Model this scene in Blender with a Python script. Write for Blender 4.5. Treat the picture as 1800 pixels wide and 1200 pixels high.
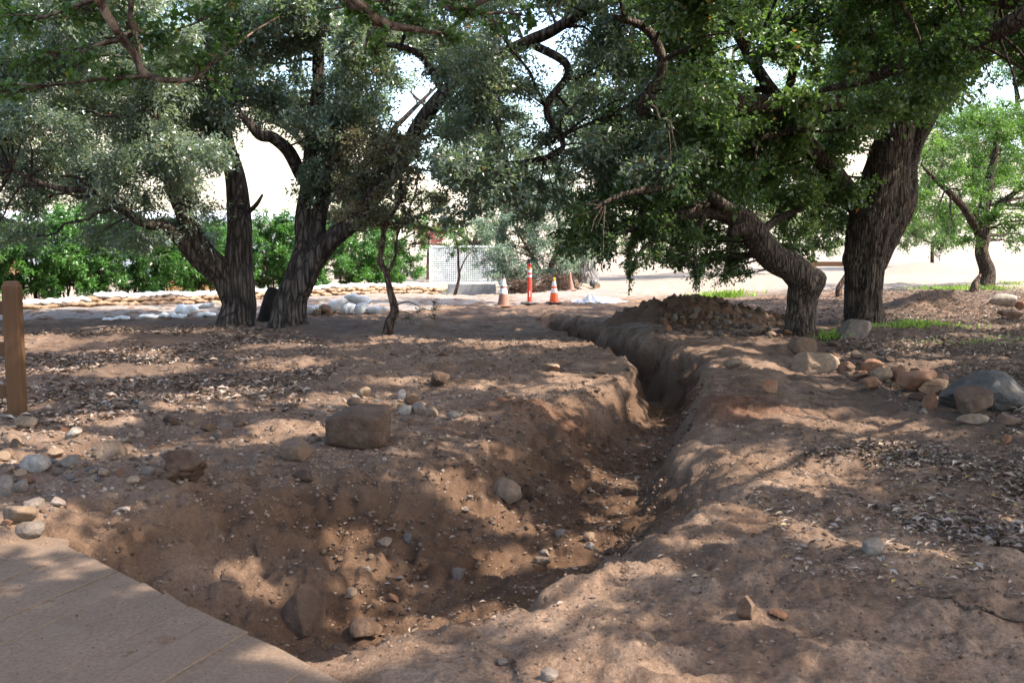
import bpy, math
import numpy as np
from mathutils import Vector, noise as mnoise

# ------------------------------------------------------------------ scene, camera, sky, sun, exposure
for o in list(bpy.data.objects):
    bpy.data.objects.remove(o)
SC = bpy.context.scene
COL = SC.collection

CAM_H = 1.5
FPX = 1750.0                                   # focal length in pixels of the 1800 px wide photograph
PITCH = math.atan(165.0 / FPX)
cam_data = bpy.data.cameras.new('camera')
cam_data.sensor_width = 36.0
cam_data.lens = 35.0
cam_data.clip_start = 0.05
cam_data.clip_end = 3000
cam_data.dof.use_dof = True
cam_data.dof.focus_distance = 14.0
cam_data.dof.aperture_fstop = 9.0
cam = bpy.data.objects.new('camera', cam_data)
COL.objects.link(cam)
cam.location = (0, 0, CAM_H)
cam.rotation_euler = (math.pi / 2 - PITCH, 0, 0)
SC.camera = cam

SUN_AZ, SUN_EL = math.radians(106), math.radians(50)    # azimuth from +Y towards +X
SUN = np.array([math.sin(SUN_AZ) * math.cos(SUN_EL), math.cos(SUN_AZ) * math.cos(SUN_EL), math.sin(SUN_EL)])
world = bpy.data.worlds.new('World')
SC.world = world
world.use_nodes = True
wn = world.node_tree.nodes
sky = wn.new('ShaderNodeTexSky')
sky.sky_type = 'NISHITA'
sky.sun_disc = False
sky.sun_elevation = SUN_EL
sky.sun_rotation = SUN_AZ
sky.air_density = 1.0
sky.dust_density = 2.5
sky.ozone_density = 1.0
bg = wn['Background']
bg.inputs['Strength'].default_value = 0.15
world.node_tree.links.new(sky.outputs[0], bg.inputs[0])

sl = bpy.data.lights.new('sun', 'SUN')
sl.energy = 2.9
sl.angle = math.radians(0.53)
sl.color = (1.0, 0.93, 0.84)
so = bpy.data.objects.new('sun', sl)
COL.objects.link(so)
so.rotation_euler = Vector(SUN).to_track_quat('Z', 'Y').to_euler()
so.location = (20, 10, 40)

SC.view_settings.view_transform = 'Standard'
SC.view_settings.look = 'None'
SC.view_settings.gamma = 1.0
SC.view_settings.use_curve_mapping = False
SC.view_settings.exposure = 2.3
SC.render.engine = 'CYCLES'
SC.cycles.max_bounces = 6
SC.cycles.diffuse_bounces = 4
SC.cycles.glossy_bounces = 2
SC.cycles.transmission_bounces = 4
SC.cycles.transparent_max_bounces = 4

rng = np.random.default_rng(11)

# ------------------------------------------------------------------ numeric helpers
def vnoise(x, y, seed=0, per=None):
    x = np.asarray(x, float); y = np.asarray(y, float)
    xi = np.floor(x); yi = np.floor(y)
    fx = x - xi; fy = y - yi
    fx = fx * fx * fx * (fx * (fx * 6 - 15) + 10)
    fy = fy * fy * fy * (fy * (fy * 6 - 15) + 10)
    xi = xi.astype(np.int64); yi = yi.astype(np.int64)
    def hsh(a, b):
        if per: a = a % per
        n = (a * 374761393 + b * 668265263 + seed * 1274126177) & 0xFFFFFFFF
        n = ((n ^ (n >> 13)) * 1274126177) & 0xFFFFFFFF
        n = ((n ^ (n >> 16)) * 2246822519) & 0xFFFFFFFF
        return ((n ^ (n >> 15)) & 0xFFFF) / 32767.5 - 1.0
    a = hsh(xi, yi); b = hsh(xi + 1, yi); c = hsh(xi, yi + 1); d = hsh(xi + 1, yi + 1)
    return (a * (1 - fx) + b * fx) * (1 - fy) + (c * (1 - fx) + d * fx) * fy

def fbm(x, y, octs, seed=0, gain=0.5):
    s = 0; a = 1.0; f = 1.0
    for i in range(octs):
        s = s + a * vnoise(x * f + 17.3 * i, y * f - 9.1 * i, seed + i)
        a *= gain; f *= 2.03
    return s

def sstep(a, b, x):
    t = np.clip((x - a) / (b - a), 0, 1)
    return t * t * (3 - 2 * t)

def catmull(pts, n):
    pts = np.asarray(pts, float)
    p = np.vstack([2 * pts[0] - pts[1], pts, 2 * pts[-1] - pts[-2]])
    out = []
    for i in range(1, len(p) - 2):
        for t in np.linspace(0, 1, n, endpoint=False):
            out.append(0.5 * ((2 * p[i]) + (-p[i-1] + p[i+1]) * t + (2*p[i-1] - 5*p[i] + 4*p[i+1] - p[i+2]) * t*t
                              + (-p[i-1] + 3*p[i] - 3*p[i+1] + p[i+2]) * t**3))
    out.append(p[-2])
    return np.array(out)

CP, SP = math.cos(PITCH), math.sin(PITCH)
def ray(px, py):
    dx = (px - 900) / FPX; du = (600 - py) / FPX
    return np.array([dx, CP + du * SP, -SP + du * CP])
def P(px, py, Y):                                   # the point of a photo direction at distance Y
    r = ray(px, py); t = Y / r[1]
    return np.array([r[0] * t, Y, CAM_H + r[2] * t])
def FL(px, py, z=0.0):                              # the same on a flat floor
    r = ray(px, py); t = (z - CAM_H) / r[2]
    return np.array([r[0] * t, r[1] * t, z])

# ------------------------------------------------------------------ terrain height
# trench stations, near to far: x, y, width left, width right, depth
ST = [(-3.2, 2.5, .9, .6, .40), (-2.2, 3.3, 1.2, .7, .44), (-1.35, 3.95, 1.7, .85, .5), (-.78, 4.6, 1.9, 1.05, .52), (-.22, 5.25, 1.9, 1.1, .52),
      (.3, 6.0, 1.65, 1.0, .5), (.65, 6.9, 1.4, .8, .47), (.95, 8.0, 1.15, .6, .45), (1.36, 9.5, 1.12, .55, .45), (1.72, 11.2, .62, .55, .52),
      (2.0, 12.9, .5, .62, .64), (1.75, 15.0, .6, .72, .85), (1.3, 17.4, .45, .68, 1.0), (.98, 19.8, .42, .6, .95),
      (.65, 22.0, .5, .5, .45), (.3, 25.0, .8, .8, .03)]
STC = catmull(ST, 4)

def trench(x, y):
    """signed side distance over width (u, negative left), depth, wr, signed distance, y of the line"""
    shp = x.shape
    x = x.ravel(); y = y.ravel()
    best = np.full(x.shape, 1e9); U = np.zeros_like(x); D = np.zeros_like(x); S = np.zeros_like(x); W = np.ones_like(x)
    for i in range(len(STC) - 1):
        a = STC[i]; b = STC[i + 1]
        e = b[:2] - a[:2]; L2 = e @ e
        t = np.clip(((x - a[0]) * e[0] + (y - a[1]) * e[1]) / L2, 0, 1)
        qx = a[0] + e[0] * t; qy = a[1] + e[1] * t
        d = np.hypot(x - qx, y - qy)
        side = np.sign((x - a[0]) * e[1] - (y - a[1]) * e[0])      # + = right
        m = d < best
        w = np.where(side > 0, a[3] + (b[3] - a[3]) * t, a[2] + (b[2] - a[2]) * t)
        U = np.where(m, side * d / w, U); D = np.where(m, a[4] + (b[4] - a[4]) * t, D)
        S = np.where(m, side * d, S); W = np.where(m, w, W)
        best = np.where(m, d, best)
    return U.reshape(shp), D.reshape(shp), S.reshape(shp), W.reshape(shp)

BOARD_A = FL(108, 957)[:2]; BOARD_B = FL(545, 1172)[:2]      # the free edge of the boardwalk
bdir = (BOARD_B - BOARD_A) / np.linalg.norm(BOARD_B - BOARD_A)
bnor = np.array([bdir[1], -bdir[0]]);                         # into the boardwalk (towards camera left)
if bnor @ (np.array([-3, 3.0]) - BOARD_A) < 0: bnor = -bnor

def bump(x, y, px, py, rx, ry, amp):
    c = FL(px, py)
    return amp * np.exp(-((x - c[0]) / rx) ** 2 - ((y - c[1]) / ry) ** 2)

def pit(x, y, cx, cy, rx, ry, amp):
    q = ((x - cx) / rx) ** 2 + ((y - cy) / ry) ** 2
    return -amp * (1 - sstep(0.35, 1.15, q))

def height(x, y, fields=False):
    x = np.asarray(x, float); y = np.asarray(y, float)
    U, D, S, W = trench(x, y)
    wob = 0.12 * fbm(x * 1.7, y * 1.7, 3, 5) + .075 * fbm(x * 5.3, y * 5.3, 2, 6)
    u = U + wob * np.clip(np.abs(U), 0, 1)
    au = np.abs(u)
    gl = 1 - sstep(0.12, 1.0, au)                            # left: long rounded bank
    gr = 1 - sstep(0.22, 1.0, au) ** 0.85
    near = sstep(13, 9, y)
    steep = 1 - sstep(0.45, 0.92, au)
    gl = gl * near + steep * (1 - near)
    g = np.where(u < 0, gl, gr)
    z = -D * g
    # raised right bank and rounded near ground
    s = np.where(S > 0, S, 0)
    z = z + 0.03 * np.exp(-((s - W - .45) / .55) ** 2) * sstep(10, 7, y) * (S > 0) * sstep(1, 3.5, y)
    z = z + 0.10 * np.exp(-((s - W - .4) / .5) ** 2) * sstep(10, 13, y) * sstep(23, 18, y) * (S > 0)
    # wide gentle forms
    z = z + 0.05 * fbm(x * .33, y * .33, 2, 21) + sstep(3, 12, x) * .22 * sstep(4, 14, y)
    z = z - 0.45 * np.exp(-((x + 1.5) / 1.6) ** 2 - ((y - 38) / 4.0) ** 2)       # drain by the concrete wall
    z = z + bump(x, y, 1618, 556, .75, .8, .32) + bump(x, y, 1672, 556, .6, .7, .24) + bump(x, y, 1640, 490, 2.4, 2.2, .55)
    z = z + bump(x, y, 1560, 478, 4, 2, .35) + bump(x, y, 1760, 488, 2.6, 2.0, .6)
    z = z + bump(x, y, 1000, 505, 1.6, 1.2, .2) + bump(x, y, 1310, 512, 1.6, .8, .18)
    z = z + bump(x, y, 560, 745, .7, .5, .07) + bump(x, y, 150, 900, .8, .6, .05)
    # roughness
    far = sstep(60, 25, y)
    rough = 0.034 * fbm(x * 1.25, y * 1.25, 3, 31) + 0.026 * fbm(x * 4.6, y * 4.6, 4, 41, .62)
    clod = np.abs(vnoise(x * 9, y * 9, 51)) * .6 + np.abs(vnoise(x * 19, y * 19, 52)) * .4
    z = z + rough * far
    redL = np.exp(-((x - .0) / .55) ** 2 - ((y - 9.35) / .55) ** 2) * (U < -.55)
    redR = np.exp(-((x - 2.15) / .75) ** 2 - ((y - 9.35) / .75) ** 2) * (U > .75)
    red = np.clip(redL + redR, 0, 1) * (0.5 + 0.5 * sstep(-.3, .3, fbm(x * 2, y * 2, 3, 77)))
    z = z + red * (0.05 + .075 * clod)
    ins = np.exp(-((au - .45) / .5) ** 2) * sstep(26, 22, y)
    z = z + ins * .075 * (clod - .35)
    wallm = np.exp(-((au - .62) / .3) ** 2) * sstep(25, 22, y)
    fl = np.abs(vnoise(x * 3.2 + y * 1.1, y * 3.6 - x, 63)) * .6 + np.abs(vnoise(x * 8, y * 8, 64)) * .3
    z = z + wallm * (fl - .3) * (.11 + .14 * sstep(10, 13, y))
    patch = sstep(-.25, .35, fbm(x * 1.6, y * 1.6, 2, 66))
    z = z + patch * sstep(16, 9, y) * (.020 * np.abs(vnoise(x * 14, y * 14, 67)) + .011 * np.abs(vnoise(x * 27, y * 27, 68)) - .01)
    # scour ripples that run down the banks
    z = z + 0.018 * vnoise(S * 2 + x * 1.5, y * 7 - x * 4, 61) * sstep(20, 12, y) * np.exp(-((U - .1) / 1.6) ** 2)
    # hollows in the left bank
    z = z + pit(x, y, -.03, 7.30, .17, .14, .26) + pit(x, y, .44, 8.0, .32, .17, .22)
    # rough ground under the left litter and the stones
    lit_l = sstep(-1.2, -3, x) * sstep(7, 10, y) * sstep(22, 20, y)
    lit_r = sstep(2.6, 4.2, x - (y - 9) * .06) * sstep(4.5, 7.5, y) * sstep(34, 28, y)
    z = z + (lit_l + lit_r) * .03 * (clod - .3)
    # boardwalk bed
    q = (x - BOARD_A[0]) * bnor[0] + (y - BOARD_A[1]) * bnor[1]
    along = (x - BOARD_A[0]) * bdir[0] + (y - BOARD_A[1]) * bdir[1]
    inb = sstep(-.02, .05, q) * sstep(-.25, -.05, along) * sstep(6.0, 5.2, y)
    z = z - inb * (z + .12) * (z > -.12)
    capz = -.005 + .22 * np.clip(-q, 0, 2)
    nearb = (q < .02) & (q > -.8) & (along > 0) & (along < 2.6)
    z = np.where(nearb, np.minimum(z, capz), z)
    if fields:
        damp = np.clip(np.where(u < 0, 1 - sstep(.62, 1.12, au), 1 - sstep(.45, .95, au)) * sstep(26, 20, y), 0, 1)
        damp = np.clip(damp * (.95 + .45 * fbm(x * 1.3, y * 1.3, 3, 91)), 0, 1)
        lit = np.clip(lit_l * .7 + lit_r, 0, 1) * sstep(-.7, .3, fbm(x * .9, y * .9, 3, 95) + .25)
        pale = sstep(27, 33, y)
        return z, damp, red, lit, pale
    return z

def G(px, py, zoff=0.0):
    r = ray(px, py)
    Y = np.geomspace(2.3, 500, 2600)
    t = Y / r[1]
    X = r[0] * t; Z = CAM_H + r[2] * t
    H = height(X, Y)
    k = np.argmax(Z <= H)
    if not (Z[k] <= H[k]): k = len(Y) - 1
    return np.array([X[k], Y[k], H[k] + zoff])

def HZ(x, y):
    return float(height(np.array([x]), np.array([y]))[0])

# ------------------------------------------------------------------ mesh helpers
def mesh_np(name, V, F, smooth=True, attrs=None):
    """V (n,3); F list of arrays (m,k) or one array"""
    me = bpy.data.meshes.new(name)
    V = np.ascontiguousarray(V, np.float32)
    Fs = F if isinstance(F, list) else [F]
    me.vertices.add(len(V)); me.vertices.foreach_set('co', V.ravel())
    loops = np.concatenate([f.ravel() for f in Fs]).astype(np.int32)
    tot = np.concatenate([np.full(len(f), f.shape[1], np.int32) for f in Fs])
    start = np.concatenate([[0], np.cumsum(tot)[:-1]]).astype(np.int32)
    me.loops.add(len(loops)); me.loops.foreach_set('vertex_index', loops)
    me.polygons.add(len(tot)); me.polygons.foreach_set('loop_start', start)
    me.polygons.foreach_set('use_smooth', np.full(len(tot), smooth, bool))
    me.update(calc_edges=True)
    if attrs:
        for k, a in attrs.items():
            at = me.attributes.new(k, 'FLOAT', 'POINT')
            at.data.foreach_set('value', np.ascontiguousarray(a, np.float32).ravel())
    return me

def obj(name, me, mat=None, parent=None, loc=None, rot=None, scale=None):
    o = bpy.data.objects.new(name, me)
    COL.objects.link(o)
    if mat is not None and len(me.materials) == 0: me.materials.append(mat)
    if parent is not None: o.parent = parent
    if loc is not None: o.location = [float(v) for v in loc]
    if rot is not None: o.rotation_euler = rot
    if scale is not None: o.scale = scale
    return o

def tag(o, label, cat, group=None, kind=None):
    o['label'] = label; o['category'] = cat
    if group: o['group'] = group
    if kind: o['kind'] = kind
    return o

def empty(name, loc, rz=0.0):
    o = bpy.data.objects.new(name, None)
    COL.objects.link(o)
    o.location = [float(v) for v in loc]; o.rotation_euler = (0, 0, rz); o.empty_display_size = .1
    return o

class MB:
    def __init__(s): s.V = []; s.F = {}; s.n = 0
    def add(s, V, F):
        V = np.asarray(V, float)
        for f in (F if isinstance(F, list) else [F]):
            f = np.asarray(f)
            s.F.setdefault(f.shape[1], []).append(f + s.n)
        s.V.append(V); s.n += len(V)
    def box(s, c, size, ax=None, bevel=0.0):
        c = np.asarray(c, float); h = np.asarray(size, float) / 2
        if bevel <= 0:
            v = np.array([[i, j, k] for i in (-1, 1) for j in (-1, 1) for k in (-1, 1)], float) * h
            f = np.array([[0, 1, 3, 2], [4, 6, 7, 5], [0, 4, 5, 1], [2, 3, 7, 6], [0, 2, 6, 4], [1, 5, 7, 3]])
        else:
            b = bevel; v = []; 
            # chamfered box: 24 vertices
            idx = {}
            for i in (-1, 1):
                for j in (-1, 1):
                    for k in (-1, 1):
                        for a in range(3):
                            p = np.array([i * (h[0] - b), j * (h[1] - b), k * (h[2] - b)])
                            p[a] = (i, j, k)[a] * h[a]
                            idx[(i, j, k, a)] = len(v); v.append(p)
            f4 = []; f3 = []
            for a in range(3):
                o1, o2 = [t for t in range(3) if t != a]
                for sg in (-1, 1):
                    q = []
                    for (u_, w_) in ((-1, -1), (1, -1), (1, 1), (-1, 1)):
                        t = [0, 0, 0]; t[a] = sg; t[o1] = u_; t[o2] = w_
                        q.append(idx[(*t, a)])
                    f4.append(q)
            for a in range(3):
                o1, o2 = [t for t in range(3) if t != a]
                for s1 in (-1, 1):
                    for s2 in (-1, 1):
                        t0 = [0, 0, 0]; t0[a] = -1; t0[o1] = s1; t0[o2] = s2
                        t1 = list(t0); t1[a] = 1
                        f4.append([idx[(*t0, o1)], idx[(*t1, o1)], idx[(*t1, o2)], idx[(*t0, o2)]])
            for i in (-1, 1):
                for j in (-1, 1):
                    for k in (-1, 1):
                        f3.append([idx[(i, j, k, 0)], idx[(i, j, k, 1)], idx[(i, j, k, 2)]])
            v = np.array(v)
            cen = lambda q: v[q].mean(0)
            def fix(q):
                n = np.cross(v[q[1]] - v[q[0]], v[q[2]] - v[q[0]])
                return q if n @ cen(q) > 0 else q[::-1]
            f = [np.array([fix(q) for q in f4]), np.array([fix(q) for q in f3])]
        if ax is not None: v = v @ np.asarray(ax)            # rows of ax = local axes in the world
        s.add(v + c, f)
    def tube(s, pts, rad, seg=6, cap=True):
        V, F = tube_geo(pts, rad, seg, cap=cap)
        s.add(V, F)
    def lathe(s, prof, seg=24, c=(0, 0, 0)):
        a = np.linspace(0, 2 * np.pi, seg, endpoint=False)
        V = []
        for r, z in prof:
            V.append(np.stack([r * np.cos(a) + c[0], r * np.sin(a) + c[1], np.full(seg, z + c[2])], 1))
        V = np.vstack(V); F = []
        n = len(prof)
        for i in range(n - 1):
            k = np.arange(seg); k2 = (k + 1) % seg
            F.append(np.stack([i * seg + k, i * seg + k2, (i + 1) * seg + k2, (i + 1) * seg + k], 1))
        s.add(V, np.vstack(F))
    def mesh(s, name, smooth=False):
        V = np.vstack(s.V)
        return mesh_np(name, V, [np.vstack(x) for x in s.F.values()], smooth)

def tube_geo(pts, rad, seg=6, cap=True, disp=None):
    pts = np.asarray(pts, float); n = len(pts)
    rad = np.broadcast_to(np.asarray(rad, float), (n,))
    tan = np.gradient(pts, axis=0); tan /= np.linalg.norm(tan, axis=1)[:, None] + 1e-9
    ref = np.array([1.0, 0, 0]) if abs(tan[0][0]) < .8 else np.array([0, 1.0, 0])
    nx = np.zeros_like(pts); u = ref - tan[0] * (ref @ tan[0]); u /= np.linalg.norm(u)
    for i in range(n):
        u = u - tan[i] * (u @ tan[i]); u /= np.linalg.norm(u) + 1e-9
        nx[i] = u
    ny = np.cross(tan, nx)
    a = np.linspace(0, 2 * np.pi, seg, endpoint=False)
    ca, sa = np.cos(a), np.sin(a)
    dirs = nx[:, None, :] * ca[None, :, None] + ny[:, None, :] * sa[None, :, None]
    r = np.repeat(rad[:, None], seg, 1)
    if disp is not None: r = disp(r, a, np.concatenate([[0], np.cumsum(np.linalg.norm(np.diff(pts, axis=0), axis=1))]))
    V = (pts[:, None, :] + dirs * r[:, :, None]).reshape(-1, 3)
    i, k = np.meshgrid(np.arange(n - 1), np.arange(seg), indexing='ij')
    i = i.ravel(); k = k.ravel(); k2 = (k + 1) % seg
    F = [np.stack([i * seg + k, i * seg + k2, (i + 1) * seg + k2, (i + 1) * seg + k], 1)]
    if cap:
        V = np.vstack([V, pts[0], pts[-1]])
        k = np.arange(seg); k2 = (k + 1) % seg
        F.append(np.stack([np.full(seg, n * seg), k2, k], 1))
        F.append(np.stack([np.full(seg, n * seg + 1), (n - 1) * seg + k, (n - 1) * seg + k2], 1))
    return V, F

# ------------------------------------------------------------------ material helpers
class NT:
    def __init__(s, name):
        s.m = bpy.data.materials.new(name); s.m.use_nodes = True
        s.t = s.m.node_tree; s.b = s.t.nodes['Principled BSDF']; s.out = s.t.nodes['Material Output']
        g = s.t.nodes.new('ShaderNodeNewGeometry'); s.pos = g.outputs['Position']; s.isl = g.outputs['Random Per Island']
        tc = s.t.nodes.new('ShaderNodeTexCoord'); s.ob = tc.outputs['Object']
        oi = s.t.nodes.new('ShaderNodeObjectInfo'); s.rnd = oi.outputs['Random']
    def link(s, a, b): s.t.links.new(a, b)
    def put(s, sock, v):
        if hasattr(v, 'is_output') or isinstance(v, bpy.types.NodeSocket): s.link(v, sock)
        else:
            if isinstance(v, (tuple, list)) and len(v) == 3 and sock.type == 'RGBA': v = (*v, 1)
            sock.default_value = v
    def noise(s, scale, detail=4, rough=.6, vec=None, dist=0.0):
        n = s.t.nodes.new('ShaderNodeTexNoise'); n.inputs['Scale'].default_value = scale
        n.inputs['Detail'].default_value = detail; n.inputs['Roughness'].default_value = rough
        n.inputs['Distortion'].default_value = dist
        s.link(vec or s.pos, n.inputs['Vector']); return n.outputs[0]
    def voro(s, scale, vec=None, feat='F1', out=0):
        n = s.t.nodes.new('ShaderNodeTexVoronoi'); n.feature = feat; n.inputs['Scale'].default_value = scale
        s.link(vec or s.pos, n.inputs['Vector']); return n.outputs[out]
    def map(s, vec, scale=(1, 1, 1), loc=(0, 0, 0), rot=(0, 0, 0)):
        n = s.t.nodes.new('ShaderNodeMapping'); s.link(vec, n.inputs[0])
        n.inputs['Scale'].default_value = scale; n.inputs['Location'].default_value = loc; n.inputs['Rotation'].default_value = rot
        return n.outputs[0]
    def ramp(s, f, stops):
        n = s.t.nodes.new('ShaderNodeValToRGB'); s.link(f, n.inputs[0]); e = n.color_ramp.elements
        while len(e) < len(stops): e.new(.5)
        for el, (p, c) in zip(e, stops):
            el.position = p; el.color = (*c, 1) if isinstance(c, (tuple, list)) else (c, c, c, 1)
        return n.outputs[0]
    def mix(s, f, a, b, mode='MIX'):
        n = s.t.nodes.new('ShaderNodeMix'); n.data_type = 'RGBA'; n.blend_type = mode
        s.put(n.inputs[0], f); s.put(n.inputs[6], a); s.put(n.inputs[7], b); return n.outputs[2]
    def math(s, op, a, b=None):
        n = s.t.nodes.new('ShaderNodeMath'); n.operation = op; s.put(n.inputs[0], a)
        if b is not None: s.put(n.inputs[1], b)
        return n.outputs[0]
    def attr(s, name):
        n = s.t.nodes.new('ShaderNodeAttribute'); n.attribute_name = name; return n.outputs['Fac']
    def bump(s, h, strength=.4, dist=.02, prev=None):
        n = s.t.nodes.new('ShaderNodeBump'); n.inputs['Strength'].default_value = strength; n.inputs['Distance'].default_value = dist
        s.link(h, n.inputs['Height'])
        if prev is not None: s.link(prev, n.inputs['Normal'])
        s.link(n.outputs[0], s.b.inputs['Normal']); return n.outputs[0]
    def done(s, col, rough=.9, spec=.2):
        s.put(s.b.inputs['Base Color'], col); s.put(s.b.inputs['Roughness'], rough)
        s.b.inputs['Specular IOR Level'].default_value = spec
        return s.m

def m_ground():
    n = NT('soil')
    big = n.noise(.7, 4); mid = n.noise(5, 5, .65); fine = n.noise(55, 4, .7)
    c = n.mix(n.ramp(big, [(.34, 0), (.66, 1)]), (.125, .075, .047), (.235, .152, .10))
    c = n.mix(n.ramp(n.noise(2.1, 5, .7), [(.46, 0), (.62, .7)]), c, (.275, .187, .13))
    c = n.mix(n.ramp(mid, [(.42, 0), (.7, .75)]), c, (.082, .050, .033))
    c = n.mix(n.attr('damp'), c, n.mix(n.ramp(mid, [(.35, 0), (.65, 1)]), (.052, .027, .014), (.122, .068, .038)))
    c = n.mix(n.attr('red'), c, n.mix(fine, (.082, .036, .019), (.16, .078, .044)))
    c = n.mix(n.attr('lit'), c, n.mix(n.noise(18, 4, .7), (.05, .033, .023), (.15, .102, .073)))
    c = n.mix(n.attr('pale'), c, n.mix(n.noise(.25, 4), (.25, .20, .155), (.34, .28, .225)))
    c = n.mix(n.ramp(fine, [(.32, .6), (.62, 0)]), c, (.045, .027, .018))
    grit = n.ramp(n.voro(70), [(.0, 1), (.16, 0)])
    c = n.mix(n.math('MULTIPLY', grit, n.ramp(n.noise(7, 3), [(.52, 0), (.7, .5)])), c, (.28, .22, .17))
    p = n.bump(n.noise(9, 5, .65), .4, .05)
    p = n.bump(n.noise(32, 5, .72), .65, .025, p)
    n.bump(n.noise(120, 3, .7), .5, .007, p)
    return n.done(c, .95, .12)

def m_road():
    n = NT('gravel')
    c = n.mix(n.noise(.5, 4), (.17, .145, .125), (.26, .228, .20))
    c = n.mix(n.ramp(n.noise(40, 4, .7), [(.35, .5), (.7, 0)]), c, (.13, .11, .095))
    n.bump(n.noise(45, 5, .75), .5, .02)
    return n.done(c, .95, .12)

def m_rock(name, a, b, lich=(.3, .27, .23)):
    n = NT(name)
    a, b, lich = [tuple(v * .72 for v in q) for q in (a, b, lich)]
    c = n.mix(n.noise(6, 6, .65, n.ob, .6), a, b)
    c = n.mix(n.ramp(n.noise(2.3, 4, .6, n.ob), [(.52, 0), (.72, .55)]), c, lich)
    c = n.mix(n.ramp(n.noise(17, 5, .7, n.ob), [(.35, .55), (.6, 0)]), c, tuple(v * .38 for v in a))
    c = n.mix(n.ramp(n.noise(3.1, 5, .7, n.pos), [(.42, .05), (.66, .5)]), c, (.165, .108, .072))
    v = n.ramp(n.rnd, [(0, .72), (1, 1.2)])
    c = n.mix(1.0, c, v, 'MULTIPLY')
    p = n.bump(n.noise(9, 7, .72, n.ob), .5, .06)
    n.bump(n.noise(45, 4, .7, n.ob), .35, .012, p)
    return n.done(c, .85, .25)

def m_bark(name, dark, light, vs=(14, 14, 2.2)):
    n = NT(name)
    v = n.map(n.pos, vs)
    a = n.noise(1.0, 6, .68, v, .5)
    c = n.mix(n.ramp(a, [(.38, 0), (.58, 1)]), dark, light)
    c = n.mix(n.ramp(n.noise(1.6, 4), [(.45, 0), (.75, .6)]), c, tuple(x * .45 for x in dark))
    c = n.mix(n.ramp(n.noise(3.3, 5, .7), [(.6, 0), (.75, .35)]), c, (.16, .17, .13))
    cr = n.ramp(n.voro(1.0, n.map(n.pos, tuple(q * .8 for q in vs)), 'DISTANCE_TO_EDGE'), [(.0, 0), (.16, 1)])
    c = n.mix(n.math('MULTIPLY', n.math('SUBTRACT', 1.0, cr), .75), c, tuple(x * .5 for x in dark))
    p = n.bump(cr, .9, .05)
    p = n.bump(a, 1.0, .07, p)
    n.bump(n.noise(60, 4, .7), .4, .01, p)
    return n.done(c, .92, .15)

def m_leaf(name, stops, trans=.35, rough=.45, spec=.4, tcol=1.7):
    n = NT(name)
    c = n.ramp(n.attr('v'), stops)
    n.done(c, rough, spec)
    t = n.t.nodes.new('ShaderNodeBsdfTranslucent')
    tc = n.mix(1.0, c, (tcol, tcol * 1.12, tcol * .55), 'MULTIPLY')
    n.link(tc, t.inputs[0])
    mx = n.t.nodes.new('ShaderNodeMixShader'); mx.inputs[0].default_value = trans
    n.link(n.b.outputs[0], mx.inputs[1]); n.link(t.outputs[0], mx.inputs[2]); n.link(mx.outputs[0], n.out.inputs[0])
    return n.m

def m_plain(name, col, rough=.6, spec=.3, var=.25, scale=8, dirt=None, dirt_amt=.4, bump=0.0):
    n = NT(name)
    c = n.mix(n.ramp(n.noise(scale, 5, .65, n.ob), [(.3, 0), (.7, 1)]), tuple(v * (1 - var) for v in col), col)
    if dirt: c = n.mix(n.ramp(n.noise(scale * .6, 5, .7, n.ob), [(.45, 0), (.7, dirt_amt)]), c, dirt)
    if bump: n.bump(n.noise(scale * 4, 5, .7, n.ob), bump, .01)
    return n.done(c, rough, spec)

def m_bag(name, a, b, dirt):
    n = NT(name)
    v = n.ramp(n.rnd, [(0, .8), (1, 1.1)])
    c = n.mix(n.noise(7, 4, .6, n.ob), a, b)
    c = n.mix(n.ramp(n.noise(4, 5, .7, n.ob), [(.5, 0), (.75, .5)]), c, dirt)
    c = n.mix(1.0, c, v, 'MULTIPLY')
    p = n.bump(n.noise(11, 4, .6, n.ob, 1.2), .6, .04)
    n.bump(n.noise(120, 2, .5, n.ob), .15, .004, p)
    return n.done(c, .75, .25)

def m_wood(name, a, b, dusty=None):
    n = NT(name)
    v = n.map(n.ob, (28, 28, 2.0))
    c = n.mix(n.noise(1, 6, .65, v, .8), a, b)
    c = n.mix(n.ramp(n.noise(2.2, 4, .6, n.ob), [(.5, 0), (.8, .5)]), c, tuple(x * .5 for x in a))
    if dusty: c = n.mix(n.ramp(n.noise(9, 4, .6, n.ob), [(.4, 0), (.75, .5)]), c, dusty)
    n.bump(n.noise(1, 6, .7, v, .8), .35, .01)
    return n.done(c, .75, .25)

def m_plank():
    n = NT('dusty_plank')
    along = n.map(n.ob, (3, 40, 40))
    wood = n.mix(n.noise(1, 5, .6, along), (.115, .08, .058), (.20, .145, .105))
    dirt = n.mix(n.noise(4, 6, .65), (.135, .09, .06), (.215, .148, .102))
    dirt = n.mix(n.ramp(n.noise(60, 4, .7), [(.35, .5), (.65, 0)]), dirt, (.065, .043, .03))
    c = n.mix(n.ramp(n.noise(2.6, 5, .7), [(.27, 0), (.44, 1)]), wood, dirt)
    p = n.bump(n.noise(14, 6, .7), .3, .02)
    n.bump(n.noise(110, 4, .75), .4, .006, p)
    return n.done(c, .92, .12)

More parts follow.
